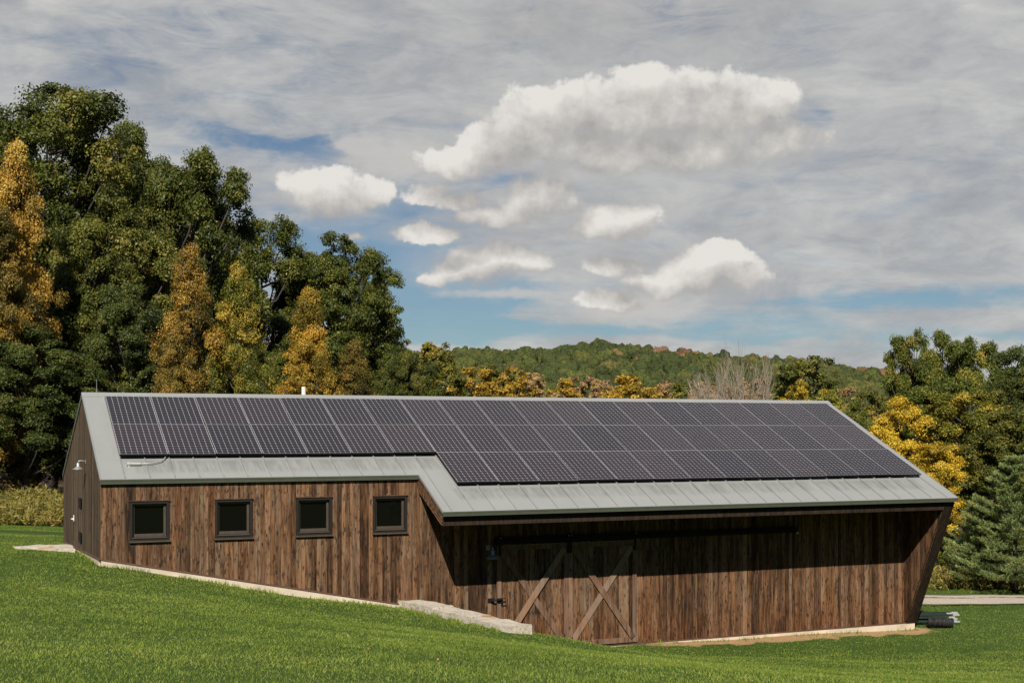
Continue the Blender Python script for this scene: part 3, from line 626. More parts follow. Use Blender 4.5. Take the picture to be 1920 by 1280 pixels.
mb = MB(); mb.box(8.45, 8.60, -3.525, -3.503, 1.30, 1.40).box(8.66, 8.80, -3.60, -3.574, 1.29, 1.40).tube([(8.50, -3.58, 1.36), (8.62, -3.635, 1.37), (8.74, -3.635, 1.36)], .018, 8).tube([(8.70, -3.63, 1.38), (8.84, -3.64, 1.40), (8.86, -3.64, 1.30), (8.72, -3.63, 1.29)], .012, 8)
bpart(mb, 'hasp', M['black'])

# ------------------------------------------------------------------ wall lamps
def lamp(loc, outdir, label, sc=1.0, reach=.36):
    r = empty('wall_lamp', loc); r.rotation_euler = (0, 0, math.atan2(outdir[1], outdir[0])); r.scale = (sc,) * 3; tag(r, label, 'lamp', 'barn lamps on the walls')
    mb = MB(); mb.box(-.0, .02, -.06, .06, -.07, .07); mb.build('mounting_plate', M['galv'], r, bevel=.008)
    mb = MB(); mb.tube([(.015, 0, 0), (reach * .35, 0, .03), (reach - .08, 0, .04), (reach - .02, 0, .02), (reach, 0, -.04)], .022, 10); mb.build('arm', M['galv'], r, smooth=True)
    mb = MB(); mb.lathe([(.028, -.03), (.06, -.05), (.062, -.15), (.075, -.17), (.12, -.21), (.19, -.26), (.20, -.275), (.188, -.272), (.115, -.222), (.06, -.185)], (reach, 0, 0), 24); mb.build('lamp_shade', M['galv'], r, smooth=True)
    mb = MB(); mb.lathe([(.001, -.30), (.025, -.292), (.038, -.265), (.03, -.22), (.02, -.19)], (reach, 0, 0), 14); mb.build('bulb', M['white'], r, smooth=True)
    return r
lamp((-.475, -.5, 4.70), (-1, 0), 'grey barn lamp with a conical shade on the left gable above the door', .64, .27)
lamp((8.45, -3.50, 2.62), (0, -1), 'small grey barn lamp in the eave shadow left of the sliding doors', .85)

# ------------------------------------------------------------------ solar panels
SLA = math.atan(SL); PU, PV = 1.056, 1.55
def pv_proto():
    r = empty('solar_panel'); 
    mb = MB(); w, h = 1.046, 1.54
    mb.box(0, w, -h, 0, -.042, -.003); mb.build('panel_frame', M['pvframe'], r)
    mb = MB(); mb.add([(.006, -h + .006, .0), (w - .006, -h + .006, .0), (w - .006, -.006, .0), (.006, -.006, .0)], [(0, 1, 2, 3)]); mb.build('cell_sheet', M['cells'], r)
    mb = MB(); 
    for x in (.0, w - .006): mb.box(x, x + .006, -h, 0, -.003, .002)
    for y in (-h, -.006): mb.box(.0065, w - .0065, y, y + .006, -.003, .002)
    mb.build('frame_lip', M['pvframe'], r)
    return r
proto = pv_proto(); first = True
ORD = ['', 'first', 'second', 'third', 'fourth', 'fifth', 'sixth', 'seventh', 'eighth', 'ninth', 'tenth', 'eleventh', 'twelfth', 'thirteenth', 'fourteenth', 'fifteenth', 'sixteenth', 'seventeenth', 'eighteenth', 'nineteenth', 'twentieth']
ROWN = ['top row just below the ridge', 'middle row, with panels above it', 'short bottom row over the sliding doors']
for j in range(3):
    for i in range(20):
        if j == 2 and i < 7: continue
        if first: o = proto; first = False
        else:
            o = proto.copy(); COL.objects.link(o)
            for ch in proto.children:
                c_ = ch.copy(); COL.objects.link(c_); c_.parent = o
        v = -j * PV * math.cos(SLA); z = 6.25 - j * PV * math.sin(SLA)
        o.location = (i * PU + .005, v + random.uniform(-.002, .002), z + random.uniform(-.002, .002)); o.rotation_euler = (SLA + random.uniform(-.006, .006), random.uniform(-.006, .006), 0)
        k = i - 6 if j == 2 else i + 1; last = 13 if j == 2 else 20
        nm = {1: 'leftmost', last: 'rightmost'}.get(k, ORD[k] + ' from the left'); row = ROWN[j]
        if j == 1 and i < 7: row = 'second row, above bare metal roof'
        tag(o, f'dark solar panel, {nm}, in the {row}', 'solar panel', 'solar panels on the barn roof')
# conduit at the lower left of the array
cn = empty('conduit', (.16, -3.02, rz(-3.02))); tag(cn, 'pale conduit and junction box on the metal roof under the leftmost panels', 'conduit')
mb = MB(); mb.tube([(.02, 0, .05), (.26, 0, .05)], .034, 12).tube([(.03, 0, .05), (-.03, 0, .05)], .046, 12).tube([(.02, 0, .06), (.02, 0, -.02)], .035, 10); mb.build('junction_box', M['cable'], cn)
mb = MB(); mb.tube([(.262, 0, .05), (.50, .02, .06), (.70, .10, .10), (.82, .24, .17), (.86, .38, .23)], .013, 10); mb.build('pipe', M['cable'], cn, smooth=True)

# ------------------------------------------------------------------ stones
def rough_block(x0, x1, y0, y1, z0, z1, seg=.13, amp=.03, seed=0):
    mb = MB(); nx_, ny_, nz_ = [max(1, int(round(l / seg))) for l in (x1 - x0, y1 - y0, z1 - z0)]
    def nz3(p): return Vector((mnoise.noise(Vector(p) * 2.1 + Vector((seed, 0, 0))), mnoise.noise(Vector(p) * 2.1 + Vector((0, seed + 7, 0))), mnoise.noise(Vector(p) * 2.6 + Vector((0, 0, seed + 13))))) * amp + Vector((mnoise.noise(Vector(p) * 9), mnoise.noise(Vector(p) * 9 + Vector((5, 0, 0))), mnoise.noise(Vector(p) * 9 + Vector((0, 5, 0))))) * amp * .4
    idx = {}
    def V(i, j, k):
        if (i, j, k) not in idx:
            p = Vector((x0 + (x1 - x0) * i / nx_, y0 + (y1 - y0) * j / ny_, z0 + (z1 - z0) * k / nz_)); idx[(i, j, k)] = len(mb.v); mb.v.append(tuple(p + nz3(p)))
        return idx[(i, j, k)]
    for i in range(nx_):
        for j in range(ny_): mb.f.append((V(i, j, nz_), V(i + 1, j, nz_), V(i + 1, j + 1, nz_), V(i, j + 1, nz_)))
    for i in range(nx_):
        for k in range(nz_):
            mb.f.append((V(i, 0, k), V(i + 1, 0, k), V(i + 1, 0, k + 1), V(i, 0, k + 1))); mb.f.append((V(i + 1, ny_, k), V(i, ny_, k), V(i, ny_, k + 1), V(i + 1, ny_, k + 1)))
    for j in range(ny_):
        for k in range(nz_):
            mb.f.append((V(0, j + 1, k), V(0, j, k), V(0, j, k + 1), V(0, j + 1, k + 1))); mb.f.append((V(nx_, j, k), V(nx_, j + 1, k), V(nx_, j + 1, k + 1), V(nx_, j, k + 1)))
    return mb
rw = empty('retaining_wall', (6.46, -3.53, 1.0), math.atan2(.195, 1)); tag(rw, 'low rough stone retaining wall running out from the barn beside the sliding doors', 'stone wall')
ys = [.10, -1.45, -2.95, -4.42]
for k in range(3):
    rough_block(-.27, .27 + .03 * k, ys[k + 1] + .008, ys[k] - .008, -1.1, .47 - .03 * k, seed=k).build('stone_block', M['stone'], rw)
st = rough_block(-1.95, -.62, .62, 1.75, gz(-1.2, 1.2) - .15, gz(-1.2, 1.2) + .075, .12, .035, 9).build('stone_step', M['stone']); tag(st, 'flat stone slab lying in the lawn by the gable door', 'stone step')

# ------------------------------------------------------------------ fence posts and rolled wire by the right end
pd = RGT[:2] / np.linalg.norm(RGT[:2])
grp = 'green fence posts bundled behind the barn'
TIP = simple('pale_tip', (.28, .28, .27), .6, 0, .3, 9)
mt = simple('green_post', (.018, .032, .024), .5, .3, .3, 8)
for k in range(14):
    row, c_ = divmod(k, 5); e = at(1797 + random.uniform(-11, 7), 36.62 + c_ * .09 + row * .06); s = e[:2] - pd * 2.2; zz = gz(*e[:2]) + .05 + row * .085 + c_ * .012
    r = empty('fence_post', (s[0], s[1], zz)); r.rotation_euler = (0, random.uniform(-.02, .01), math.atan2(pd[1], pd[0]) + random.uniform(-.02, .02))
    tag(r, 'green metal fence post with a white tip in the pile by the barn', 'fence post', grp)
    mb = MB(); mb.box(0, 1.98, -.025, .025, -.003, .004).box(0, 1.98, -.004, .004, .0045, .04); mb.build('shaft', mt, r)
    mb = MB(); mb.box(1.982, 2.16, -.022, .022, -.005, .004).box(1.982, 2.16, -.005, .005, .0045, .036); mb.build('tip', TIP, r)
e0 = at(1740, 36.25); rf = empty('rolled_fence', (e0[0], e0[1], gz(*e0[:2]) + .17)); rf.scale = (.9, .86, .86); rf.rotation_euler = (0, 0, math.atan2(pd[1], pd[0]) - .25); tag(rf, 'black roll of wire fencing lying on the grass against the green posts', 'wire roll')
WIRE = simple('coated_wire', (.045, .046, .048), .6, .2, .3, 30)
def spiral_sheet(mb, turns, r0, r1, ln):
    n = int(turns * 30); vs = []; m_ = 12
    for i in range(n):
        a = 2 * math.pi * i / 30; q = r0 + (r1 - r0) * i / n + .006 * math.sin(2.3 * a)
        for j in range(m_): vs.append((ln * j / (m_ - 1) + .012 * math.sin(i * 1.3), q * math.cos(a), q * math.sin(a) * .93))
    mb.add(vs, [(i * m_ + j, (i + 1) * m_ + j, (i + 1) * m_ + j + 1, i * m_ + j + 1) for i in range(n - 1) for j in range(m_ - 1)])
mb = MB(); spiral_sheet(mb, 4.0, .085, .158, .74); mb.build('mesh_roll', M['black'], rf)
mb = MB()
for i in range(46):
    x = random.uniform(0.01, .73); f1, f2, am = random.uniform(1, 4), random.uniform(0, 6), random.uniform(.01, .05)
    mb.tube([(x + am * math.sin(a * f1 + f2), .163 * math.cos(a), .155 * math.sin(a)) for a in np.linspace(0, 2 * math.pi, 25)], .0035, 4, False)
o = mb.build('wire_strands', WIRE, rf); o['kind'] = 'stuff'

# ------------------------------------------------------------------ foliage
def leafmat(name, stops, transl=.3, hue=.10, rough=.5, spec=.3):
    m, t, b = material(name); c = t.ramp(t.attr('tone'), stops)
    ri = t.new('ShaderNodeObjectInfo').outputs['Random']
    hs = t.new('ShaderNodeHueSaturation'); t.put(hs.inputs['Color'], c); t.put(hs.inputs['Value'], t.math('ADD', 1 - hue, t.math('MULTIPLY', ri, 2 * hue)))
    c = hs.outputs[0]
    t.put(b.inputs['Base Color'], c); b.inputs['Roughness'].default_value = rough; b.inputs['Specular IOR Level'].default_value = spec
    tr = t.new('ShaderNodeBsdfTranslucent'); t.put(tr.inputs[0], c); mx = t.new('ShaderNodeMixShader'); mx.inputs[0].default_value = transl
    t.put(mx.inputs[1], b.outputs[0]); t.put(mx.inputs[2], tr.outputs[0]); t.put(t.n['Material Output'].inputs[0], mx.outputs[0]); return m
L = {}
L['oak'] = leafmat('oak_leaves', [(0, (.026, .036, .006)), (.45, (.066, .084, .011)), (.8, (.128, .142, .020)), (.95, (.19, .175, .034)), (1, (.27, .13, .03))])
L['oak_light'] = leafmat('light_oak_leaves', [(0, (.040, .048, .007)), (.45, (.105, .118, .016)), (.8, (.175, .175, .030)), (.95, (.25, .21, .05)), (1, (.30, .15, .03))])
L['bluegreen'] = leafmat('bluish_leaves', [(0, (.026, .040, .009)), (.5, (.068, .092, .017)), (.9, (.135, .155, .034)), (1, (.20, .17, .04))])
L['orange'] = leafmat('orange_leaves', [(0, (0.0897, 0.07007, 0.013)), (.3, (0.2392, 0.1593, 0.0234)), (.6, (0.4306, 0.2357, 0.0338)), (.85, (0.5262, 0.3185, 0.0546)), (1, (0.4784, 0.3822, 0.078))])
L['yellowgreen'] = leafmat('yellow_green_leaves', [(0, (0.065, 0.0754, 0.0091)), (.4, (0.1495, 0.1625, 0.0182)), (.7, (0.286, 0.2535, 0.0312)), (.9, (0.468, 0.338, 0.0455)), (1, (0.52, 0.312, 0.0455))])
L['gold'] = leafmat('golden_leaves', [(0, (0.096, 0.0792, 0.0096)), (.35, (0.24, 0.174, 0.0216)), (.65, (0.432, 0.27, 0.0312)), (.9, (0.552, 0.348, 0.048)), (1, (0.432, 0.216, 0.036))])
L['yellow'] = leafmat('yellow_leaves', [(0, (.12, .105, .010)), (.25, (.30, .20, .014)), (.5, (.56, .37, .026)), (.8, (.70, .50, .045)), (1, (.44, .36, .05))])
L['rusty'] = leafmat('rusty_yellow_leaves', [(0, (.055, .045, .008)), (.4, (.14, .110, .017)), (.75, (.28, .195, .034)), (1, (.34, .20, .04))])
L['olive'] = leafmat('olive_leaves', [(0, (0.04122, 0.05667, 0.007392)), (.45, (0.1082, 0.1355, 0.01725)), (.75, (0.1958, 0.2094, 0.02957)), (.93, (0.3194, 0.2464, 0.03942)), (1, (0.3709, 0.2094, 0.03696))])
L['pink'] = leafmat('dull_pink_leaves', [(0, (.17, .105, .05)), (.5, (.36, .225, .10)), (1, (.46, .33, .12))])
L['pine'] = leafmat('pine_needles', [(0, (.075, .112, .032)), (.45, (.20, .265, .085)), (.8, (.35, .41, .16)), (.95, (.42, .38, .09)), (1, (.42, .30, .06))], .2, .1, .45, .4)
m, t, b = material('bark'); o_ = t.pos(); n_ = t.noise(t.mapping(o_, (6, 6, 1.2)), 1.5, 6, .7)
t.put(b.inputs['Base Color'], t.mix(n_, (.020, .016, .012), (.075, .062, .050))); b.inputs['Roughness'].default_value = .9; t.put(b.inputs['Normal'], t.bump(n_, .8, .05)); BARK = m
TWIG = simple('pale_twigs', (.22, .18, .135), .8, 0, .3, 2)

def unit(a): return a / np.maximum(np.linalg.norm(a, axis=1, keepdims=True), 1e-9)
def leaf_quads(c, nrm, length, ratio=.55, r=None):
    n = len(c); a = unit(r.normal(size=(n, 3))); u = unit(a - nrm * (a * nrm).sum(1, keepdims=True)); w = np.cross(nrm, u)
    l = (length * r.uniform(.5, 1.45, n))[:, None] * .5
    bend = nrm * l * r.uniform(-.35, .1, (n, 1))
    return np.stack([c - u * l + bend, c + w * l * ratio, c + u * l + bend, c - w * l * ratio], 1)
PROF = {
    'oak': lambda t: np.interp(t, [0, .12, .35, .6, .8, .93, 1], [.55, .84, 1, .98, .84, .62, .36]),
    'birch': lambda t: np.interp(t, [0, .1, .35, .6, .8, .93, 1], [.7, 1, .95, .66, .36, .15, .02]),
    'tall': lambda t: np.interp(t, [0, .15, .4, .65, .85, .95, 1], [.6, .9, 1, .92, .7, .45, .2]),
    'bush': lambda t: np.interp(t, [0, .15, .4, .7, .9, 1], [.9, 1, .98, .78, .45, .15]),
}
TPL = {}
def make_template(key, seed, prof, H, Wd, base, lobes, clumps, per, Ls, cs=.42, gapy=1.0, lobe_r=(.17, .27), upb=.45):
    r = np.random.default_rng(seed); f = PROF[prof]
    lc = []; lr = []; GA = math.pi * (3 - math.sqrt(5))
    if prof == 'birch':
        for i in range(lobes):
            tt = ((i + .5) / lobes) ** .85; ang = i * GA + r.normal(0, .25); rad = f(tt) * Wd / 2 * r.choice([r.uniform(.45, .75), r.uniform(.8, 1.15)], p=[.65, .35])
            lc.append(np.array([math.cos(ang) * rad, math.sin(ang) * rad, H * (base + (1 - base) * tt * .96)])); lr.append(r.uniform(*lobe_r) * Wd * r.uniform(.6, 1.15) * (.55 + .5 * float(f(tt))))
    else:                            # a crown built of a few overlapping domes
        Rz = H * (1 - base) / 2; zc = H * base + Rz; Rx = Wd / 2
        domes = [(np.array([r.normal(0, .06) * Rx, r.normal(0, .06) * Rx, zc + .12 * Rz]), .72 * Rx, .86 * Rz)]
        a0 = r.uniform(0, 6.28); nd = 5
        for k in range(nd):
            a = a0 + 2 * math.pi * k / nd + r.normal(0, .3); q = r.uniform(.42, .60)
            domes.append((np.array([math.cos(a) * Rx * (1 - q), math.sin(a) * Rx * (1 - q), zc + Rz * r.uniform(-.55, .40)]), q * Rx, q * Rz * r.uniform(.75, 1.05)))
        for di, (dc, ra, rb) in enumerate(domes):
            n = int(lobes * (.55 if di == 0 else .19) * (1 if di == 0 else (ra / (.5 * Rx)) ** 2)); 
            for k in range(n):
                zz = 1 - 1.55 * (k + .5) / n; rr_ = math.sqrt(max(0, 1 - zz * zz)); ang = k * GA + r.normal(0, .3); sc = r.uniform(.60, .84)
                p = dc + np.array([math.cos(ang) * rr_ * ra, math.sin(ang) * rr_ * ra, zz * rb]) * sc
                if any(np.sum(((p - c2) / np.array([a2, a2, b2])) ** 2) < .30 for e, (c2, a2, b2) in enumerate(domes) if e != di): continue
                lc.append(p); lr.append(r.uniform(.24, .36) * (ra if di else ra * .8) * r.uniform(.8, 1.15))
    C = []; OUT = []; BR = []; CL = []
    for p, q in zip(lc, lr):
        n = int(clumps * r.uniform(.8, 1.25)); dv = unit(r.normal(size=(n, 3)) + np.array([0, 0, upb]))
        rad = q * r.uniform(.45, 1.05, (n, 1)) ; cc = p + dv * rad * np.array([1, 1, .85]); 
        C.append(cc); OUT.append(dv); CL.append(cc)
        for k in range(min(5, n)): BR.append((p, cc[k]))
    C = np.concatenate(C); OUT = np.concatenate(OUT); n = len(C)
    cl_tone = r.normal(0, .17, n) + np.repeat(r.normal(0, .30 if prof == 'birch' else .13, len(lc)), [len(q) for q in CL])
    idx = np.repeat(np.arange(n), per); N_ = len(idx)
    off = unit(r.normal(size=(N_, 3))) * (r.uniform(0, 1, (N_, 1)) ** .45) * 1.65 * np.array([cs, cs, cs * .66]) * r.uniform(.6, 1.25, n)[idx][:, None]
    pos = C[idx] + off
    nr = unit(OUT[idx] * .5 + unit(off) * .45 + np.array([0, 0, .45]) + r.normal(size=(N_, 3)) * .62)
    V = leaf_quads(pos, nr, Ls, .55, r)
    tone = np.clip(r.normal(.48, .17, N_) + cl_tone[idx], 0, 1)
    tone = np.where(r.uniform(0, 1, N_) < .012, 1.0, np.minimum(tone, .95))
    crown = npmesh(key + '_crown', V, 4, {'tone': tone})
    mb = MB(); tr0 = H * (base + .35 * (1 - base)); rr = .018 * H
    sw = [(r.uniform(-.25, .25), r.uniform(-.25, .25)) for _ in range(3)]
    zs = np.linspace(-.6, H * .86, 7); mb.tube([(sw[0][0] * math.sin(z / H * 4) * (z > 0), sw[0][1] * math.sin(z / H * 5) * (z > 0), z) for z in zs], [max(.02, rr * (1 - .9 * k / 6)) for k in range(7)], 9)
    for p, q in zip(lc, lr):
        z0 = max(H * base * .7, p[2] - np.hypot(p[0], p[1]) * r.uniform(.7, 1.2)); a = np.array([0, 0, z0]); mid = a * .5 + p * .5 + np.array([0, 0, -.04 * H * r.uniform(.2, 1)])
        mb.tube([a, mid, p], [rr * .26, rr * .19, rr * .11], 6)
    for p, q in BR: mb.tube([p, (p + q) / 2 + r.normal(size=3) * .12, q], [rr * .14, rr * .09, rr * .03], 4, False)
    tm = bpy.data.meshes.new(key + '_trunk'); tm.from_pydata(mb.v, [], mb.f); tm.materials.append(BARK); tm.polygons.foreach_set('use_smooth', [True] * len(mb.f))
    crown.materials.append(L['oak'])
    ctr = pos - np.array([0, 0, 0]); TPL[key] = (crown, tm, float(np.percentile(pos[:, 2], 99.6)), float(2 * np.percentile(np.abs(pos[:, 0]), 97.5)))
for i in range(5): make_template(f'oak{i}', 100 + i, 'oak', 20, 13, .10, 62, 14, 170, .165, .42)
for i in range(3): make_template(f'birch{i}', 200 + i, 'birch', 15, 7.5, .04, 46, 13, 150, .125, .36, lobe_r=(.13, .22), upb=.25)
for i in range(3): make_template(f'maple{i}', 300 + i, 'tall', 11, 6.0, .03, 44, 13, 130, .12, .28, lobe_r=(.15, .25))
for i in range(4): make_template(f'far{i}', 400 + i, 'oak', 14, 9, .06, 34, 10, 60, .28, .34)
for i in range(2): make_template(f'shrub{i}', 500 + i, 'bush', 6, 6, .02, 34, 12, 60, .15, .26, lobe_r=(.14, .24))

def pine_template(key, seed, H=9.5, Wd=7.0):
    r = np.random.default_rng(seed); mb = MB(); pos = []; dirs = []
    mb.tube([(0, 0, -.4), (.05, 0, H * .5), (0, .03, H)], [.16, .10, .02], 9)
    z = .10 * H
    while z < H * .985:
        n = r.integers(5, 8); a0 = r.uniform(0, 6.28); ln = Wd / 2 * (1 - (z / H) ** 1.4) * 1.02 + .15
        for k in range(n):
            a = a0 + 2 * np.pi * k / n + r.normal(0, .15); l = ln * r.uniform(.7, 1.1); d0 = np.array([math.cos(a), math.sin(a), 0]); tl = .12 + .55 * z / H
            P = [np.array([0, 0, z]) + d0 * l * s + np.array([0, 0, l * (tl * s - .30 * s + .34 * s * s)]) for s in np.linspace(0, 1, 7)]
            mb.tube(P, [.035 * (1 - .8 * i / 6) for i in range(7)], 5, False)
            side = np.cross(d0, [0, 0, 1])
            for s in np.arange(.22, 1.01, .07):
                i = min(5, int(s * 6)); q = P[i] + (P[i + 1] - P[i]) * (s * 6 - i)
                for sg in (-1, 0, 1):
                    sl_ = l * .34 * (1.15 - s) * r.uniform(.6, 1.1) + .12 if sg else .2
                    for w in np.arange(.35, 1.01, .22):
                        dd = unit((d0 * .75 + side * sg * .75 + np.array([0, 0, .55]))[None] + r.normal(size=(1, 3)) * .18)[0]
                        pos.append(q + (d0 * .5 + side * sg * .8 + np.array([0, 0, .18])) * sl_ * w); dirs.append(unit((dd + np.array([0, 0, .45]))[None])[0])
        z += H * r.uniform(.058, .085)
    pos = np.array(pos); dirs = np.array(dirs); n = len(pos); pos += r.normal(size=pos.shape) * np.array([.07, .07, .07]); per = 26; idx = np.repeat(np.arange(n), per); N_ = len(idx)
    s = r.uniform(0, .32, (N_, 1)); base = pos[idx] + dirs[idx] * s
    nd = unit(dirs[idx] * .85 + r.normal(size=(N_, 3)) * .55); l = r.uniform(.09, .16, (N_, 1)); w = unit(np.cross(nd, r.normal(size=(N_, 3)))) * .014
    V = np.stack([base - w, base + w, base + nd * l], 1)
    tone = np.clip(r.normal(.5, .16, N_) + r.normal(0, .13, n)[idx], 0, .96); tone = np.where(r.uniform(0, 1, n)[idx] < .05, 1.0, tone)
    crown = npmesh(key + '_crown', V, 3, {'tone': tone}); crown.materials.append(L['pine'])
    tm = bpy.data.meshes.new(key + '_trunk'); tm.from_pydata(mb.v, [], mb.f); tm.materials.append(BARK); tm.polygons.foreach_set('use_smooth', [True] * len(mb.f))
    TPL[key] = (crown, tm, H, Wd)
pine_template('pine0', 700); pine_template('pine1', 701, 9, 7.4)

def tree(kind, tpl, px, ytop, wpx, d, mat, label, cat, group, rot=None, zbase=None):
    crown, tm, H, Wd = TPL[tpl]; p = at(px, d); zb = gz(p[0], p[1]) if zbase is None else zbase
    h = zat(ytop, d) - zb; w = wpx / F * d
    r = empty(kind, (p[0], p[1], zb), random.uniform(0, 6.28) if rot is None else rot); r.scale = (w / Wd, w / Wd, h / H * 1.0)
    tag(r, label, cat, group)
    c_ = bpy.data.objects.new('crown', crown); COL.objects.link(c_); c_.parent = r
    c_.material_slots[0].link = 'OBJECT'; c_.material_slots[0].material = L[mat]
    k_ = bpy.data.objects.new('trunk', tm); COL.objects.link(k_); k_.parent = r
    return r
GL = 'trees at the edge of the left wood'
LT = [('oak_tree', 'oak0', 95, 178, 400, 82, 'oak', 'tallest dark green oak at the top left of the wood'),
      ('oak_tree', 'oak1', -70, 205, 360, 86, 'oak', 'dark green oak cut off by the left frame edge behind orange foliage'),
      ('oak_tree', 'oak2', 215, 238, 230, 88, 'oak', 'dark oak forming the shoulder right of the tallest crown'),
      ('oak_tree', 'oak3', 325, 300, 290, 80, 'oak', 'broad dark oak with a ragged right side against the sky'),
      ('oak_tree', 'oak4', 205, 375, 280, 69, 'oak_light', 'lighter green oak standing in front of the dark oaks'),
      ('oak_tree', 'oak4', 330, 352, 330, 97, 'oak', 'deep green oak seen through the gaps behind the broad dark oak'),
      ('oak_tree', 'oak1', 190, 300, 300, 98, 'oak', 'deep green oak seen between the tallest oak and its right neighbour'),
      ('birch_tree', 'birch0', 30, 275, 190, 62, 'orange', 'tall orange birch near the top of the left frame edge'),
      ('birch_tree', 'birch1', -5, 390, 185, 60, 'rusty', 'rusty yellow birch at the left frame edge below the orange one'),
      ('birch_tree', 'birch2', 352, 468, 150, 62, 'orange', 'orange birch beside the yellow green birch in mid wood'),
      ('birch_tree', 'birch0', 448, 500, 160, 63, 'yellowgreen', 'yellow green birch with golden edges behind the left roof'),
      ('oak_tree', 'oak1', 490, 416, 250, 93, 'oak', 'dark green oak with sky gaps behind the yellow green birch'),
      ('oak_tree', 'oak0', 620, 447, 240, 96, 'oak', 'round topped dark oak right of mid wood against the blue sky'),
      ('oak_tree', 'oak2', 715, 585, 180, 101, 'oak', 'last dark oak at the right end of the left wood'),
      ('oak_tree', 'oak3', 700, 512, 90, 104, 'oak', 'narrow oak crown sticking up at the right end of the wood'),
      ('birch_tree', 'birch1', 578, 545, 140, 80, 'gold', 'golden pointed birch behind the vent pipe'),
      ('birch_tree', 'birch2', 660, 645, 130, 82, 'rusty', 'low rusty birch right of the golden pointed birch'),
      ('oak_tree', 'oak4', 45, 620, 260, 60, 'bluegreen', 'low bushy green tree left of the gable'),
      ('oak_tree', 'oak1', 255, 540, 200, 65, 'bluegreen', 'bluish green tree rising over the left end of the ridge'),
      ('oak_tree', 'oak2', 150, 520, 210, 68, 'oak', 'shadowed dark tree behind the gable peak'),
      ('oak_tree', 'oak3', 420, 640, 190, 74, 'oak_light', 'low green tree under the yellow green birch'),
      ('oak_tree', 'oak4', 540, 640, 180, 84, 'oak', 'low dark tree left of the golden pointed birch'),
      ('oak_tree', 'oak0', 745, 655, 110, 92, 'oak', 'low dark tree where the wood meets the hill'),
      ('birch_tree', 'birch0', 330, 620, 140, 61, 'rusty', 'low rusty birch under the orange birch')]
for k, p, *a in LT: tree(k, p, *a[:5], a[5], 'tree', GL)
GR = 'trees right of the barn'
RT = [('maple_tree', 'maple0', 1712, 628, 105, 76, 'olive', 'olive maple with the highest top right of the barn'),
      ('maple_tree', 'maple1', 1765, 626, 110, 77, 'olive', 'olive maple with tinted tips between two similar crowns'),
      ('maple_tree', 'maple2', 1812, 640, 110, 75, 'olive', 'olive and orange maple beside the dark green tree'),
      ('oak_tree', 'oak2', 1900, 660, 190, 64, 'bluegreen', 'dark green tree at the right frame edge above the pine'),
      ('maple_tree', 'maple0', 1815, 735, 170, 57, 'yellowgreen', 'yellow green maple above the pine'),
      ('maple_tree', 'maple2', 1745, 720, 150, 62, 'olive', 'olive green tree behind the bright yellow one'),
      ('maple_tree', 'maple1', 1682, 748, 135, 58, 'yellow', 'bright yellow maple behind the right roof edge'),
      ('maple_tree', 'maple2', 1752, 832, 108, 50, 'yellow', 'lower yellow maple between the roof corner and the pine'),
      ('maple_tree', 'maple0', 1880, 770, 170, 55, 'oak_light', 'dark green tree directly behind the pine'),
      ('maple_tree', 'maple1', 1605, 752, 90, 88, 'olive', 'olive tree half hidden by the right end of the ridge'),
      ('oak_tree', 'oak3', 1960, 700, 200, 60, 'oak', 'dark tree cut by the right frame edge'),
      ('pine_tree', 'pine0', 1905, 862, 235, 43, 'pine', 'blue green pine at the right frame edge beside the gravel road'),
      ('pine_tree', 'pine1', 1838, 935, 150, 44, 'pine', 'smaller pine left of the tall one with yellowish lower boughs')]
for k, p, *a in RT: tree(k, p, *a[:5], a[5], 'tree', GR)
GM = 'autumn trees beyond the roof ridge'
MT = [('far0', 818, 655, 95, 150, 'rusty', 'rusty green tree at the end of the dark wood, before the hill'),
      ('far1', 885, 702, 85, 190, 'gold', 'golden tree right of the rusty green tree'),
      ('far2', 925, 698, 75, 200, 'olive', 'olive yellow tree between two golden ones'),
      ('far3', 965, 702, 70, 195, 'gold', 'yellow green tree beyond the middle of the ridge'),
      ('far0', 1000, 712, 80, 205, 'pink', 'dull orange tree left of the small grey pink ones'),
      ('far1', 1052, 722, 62, 215, 'gold', 'small golden tree just showing over the ridge'),
      ('far2', 1070, 718, 50, 225, 'pink', 'small pinkish tree behind the small golden one'),
      ('far3', 1102, 720, 50, 225, 'pink', 'grey pink tree beyond the ridge'),
      ('far0', 1125, 724, 66, 215, 'pink', 'round dull orange tree beside the bright golden tree'),
      ('far1', 1190, 716, 100, 200, 'gold', 'wide golden tree standing out beyond the ridge'),
      ('far2', 1243, 726, 66, 210, 'pink', 'pale pink brown tree right of the wide golden tree'),
      ('far3', 1282, 732, 66, 205, 'yellowgreen', 'low yellow tree left of the bare tree'),
      ('far0', 1325, 728, 70, 200, 'pink', 'dull pink tree beside the bare tree'),
      ('far1', 1420, 722, 90, 190, 'pink', 'dull pink thicket tree behind the bare branches'),
      ('far2', 1515, 680, 110, 165, 'oak_light', 'green tree rising above the ridge right of the bare tree'),
      ('far3', 1495, 728, 66, 130, 'yellow', 'small bright yellow tree over the right half of the ridge'),
      ('far0', 1548, 742, 60, 140, 'yellowgreen', 'yellow green tree at the right end of the ridge'),
      ('far1', 1585, 738, 66, 190, 'pink', 'reddish pink tree past the right end of the ridge'),
      ('far2', 1645, 748, 90, 120, 'olive', 'dark olive tree left of the olive maples'),
      ('far3', 1365, 735, 80, 180, 'pink', 'low pinkish tree at the foot of the bare tree')]
MT = [(q[0], q[1], q[2] - 10, q[3] * 1.45) + tuple(q[4:]) for q in MT]
L['farolive'] = leafmat('far_olive_leaves', [(0, (.055, .060, .010)), (.45, (.15, .145, .022)), (.8, (.27, .22, .035)), (1, (.36, .22, .04))])
L['fargold'] = leafmat('far_golden_leaves', [(0, (.13, .095, .012)), (.35, (.30, .20, .025)), (.65, (.48, .30, .036)), (1, (.56, .36, .05))])
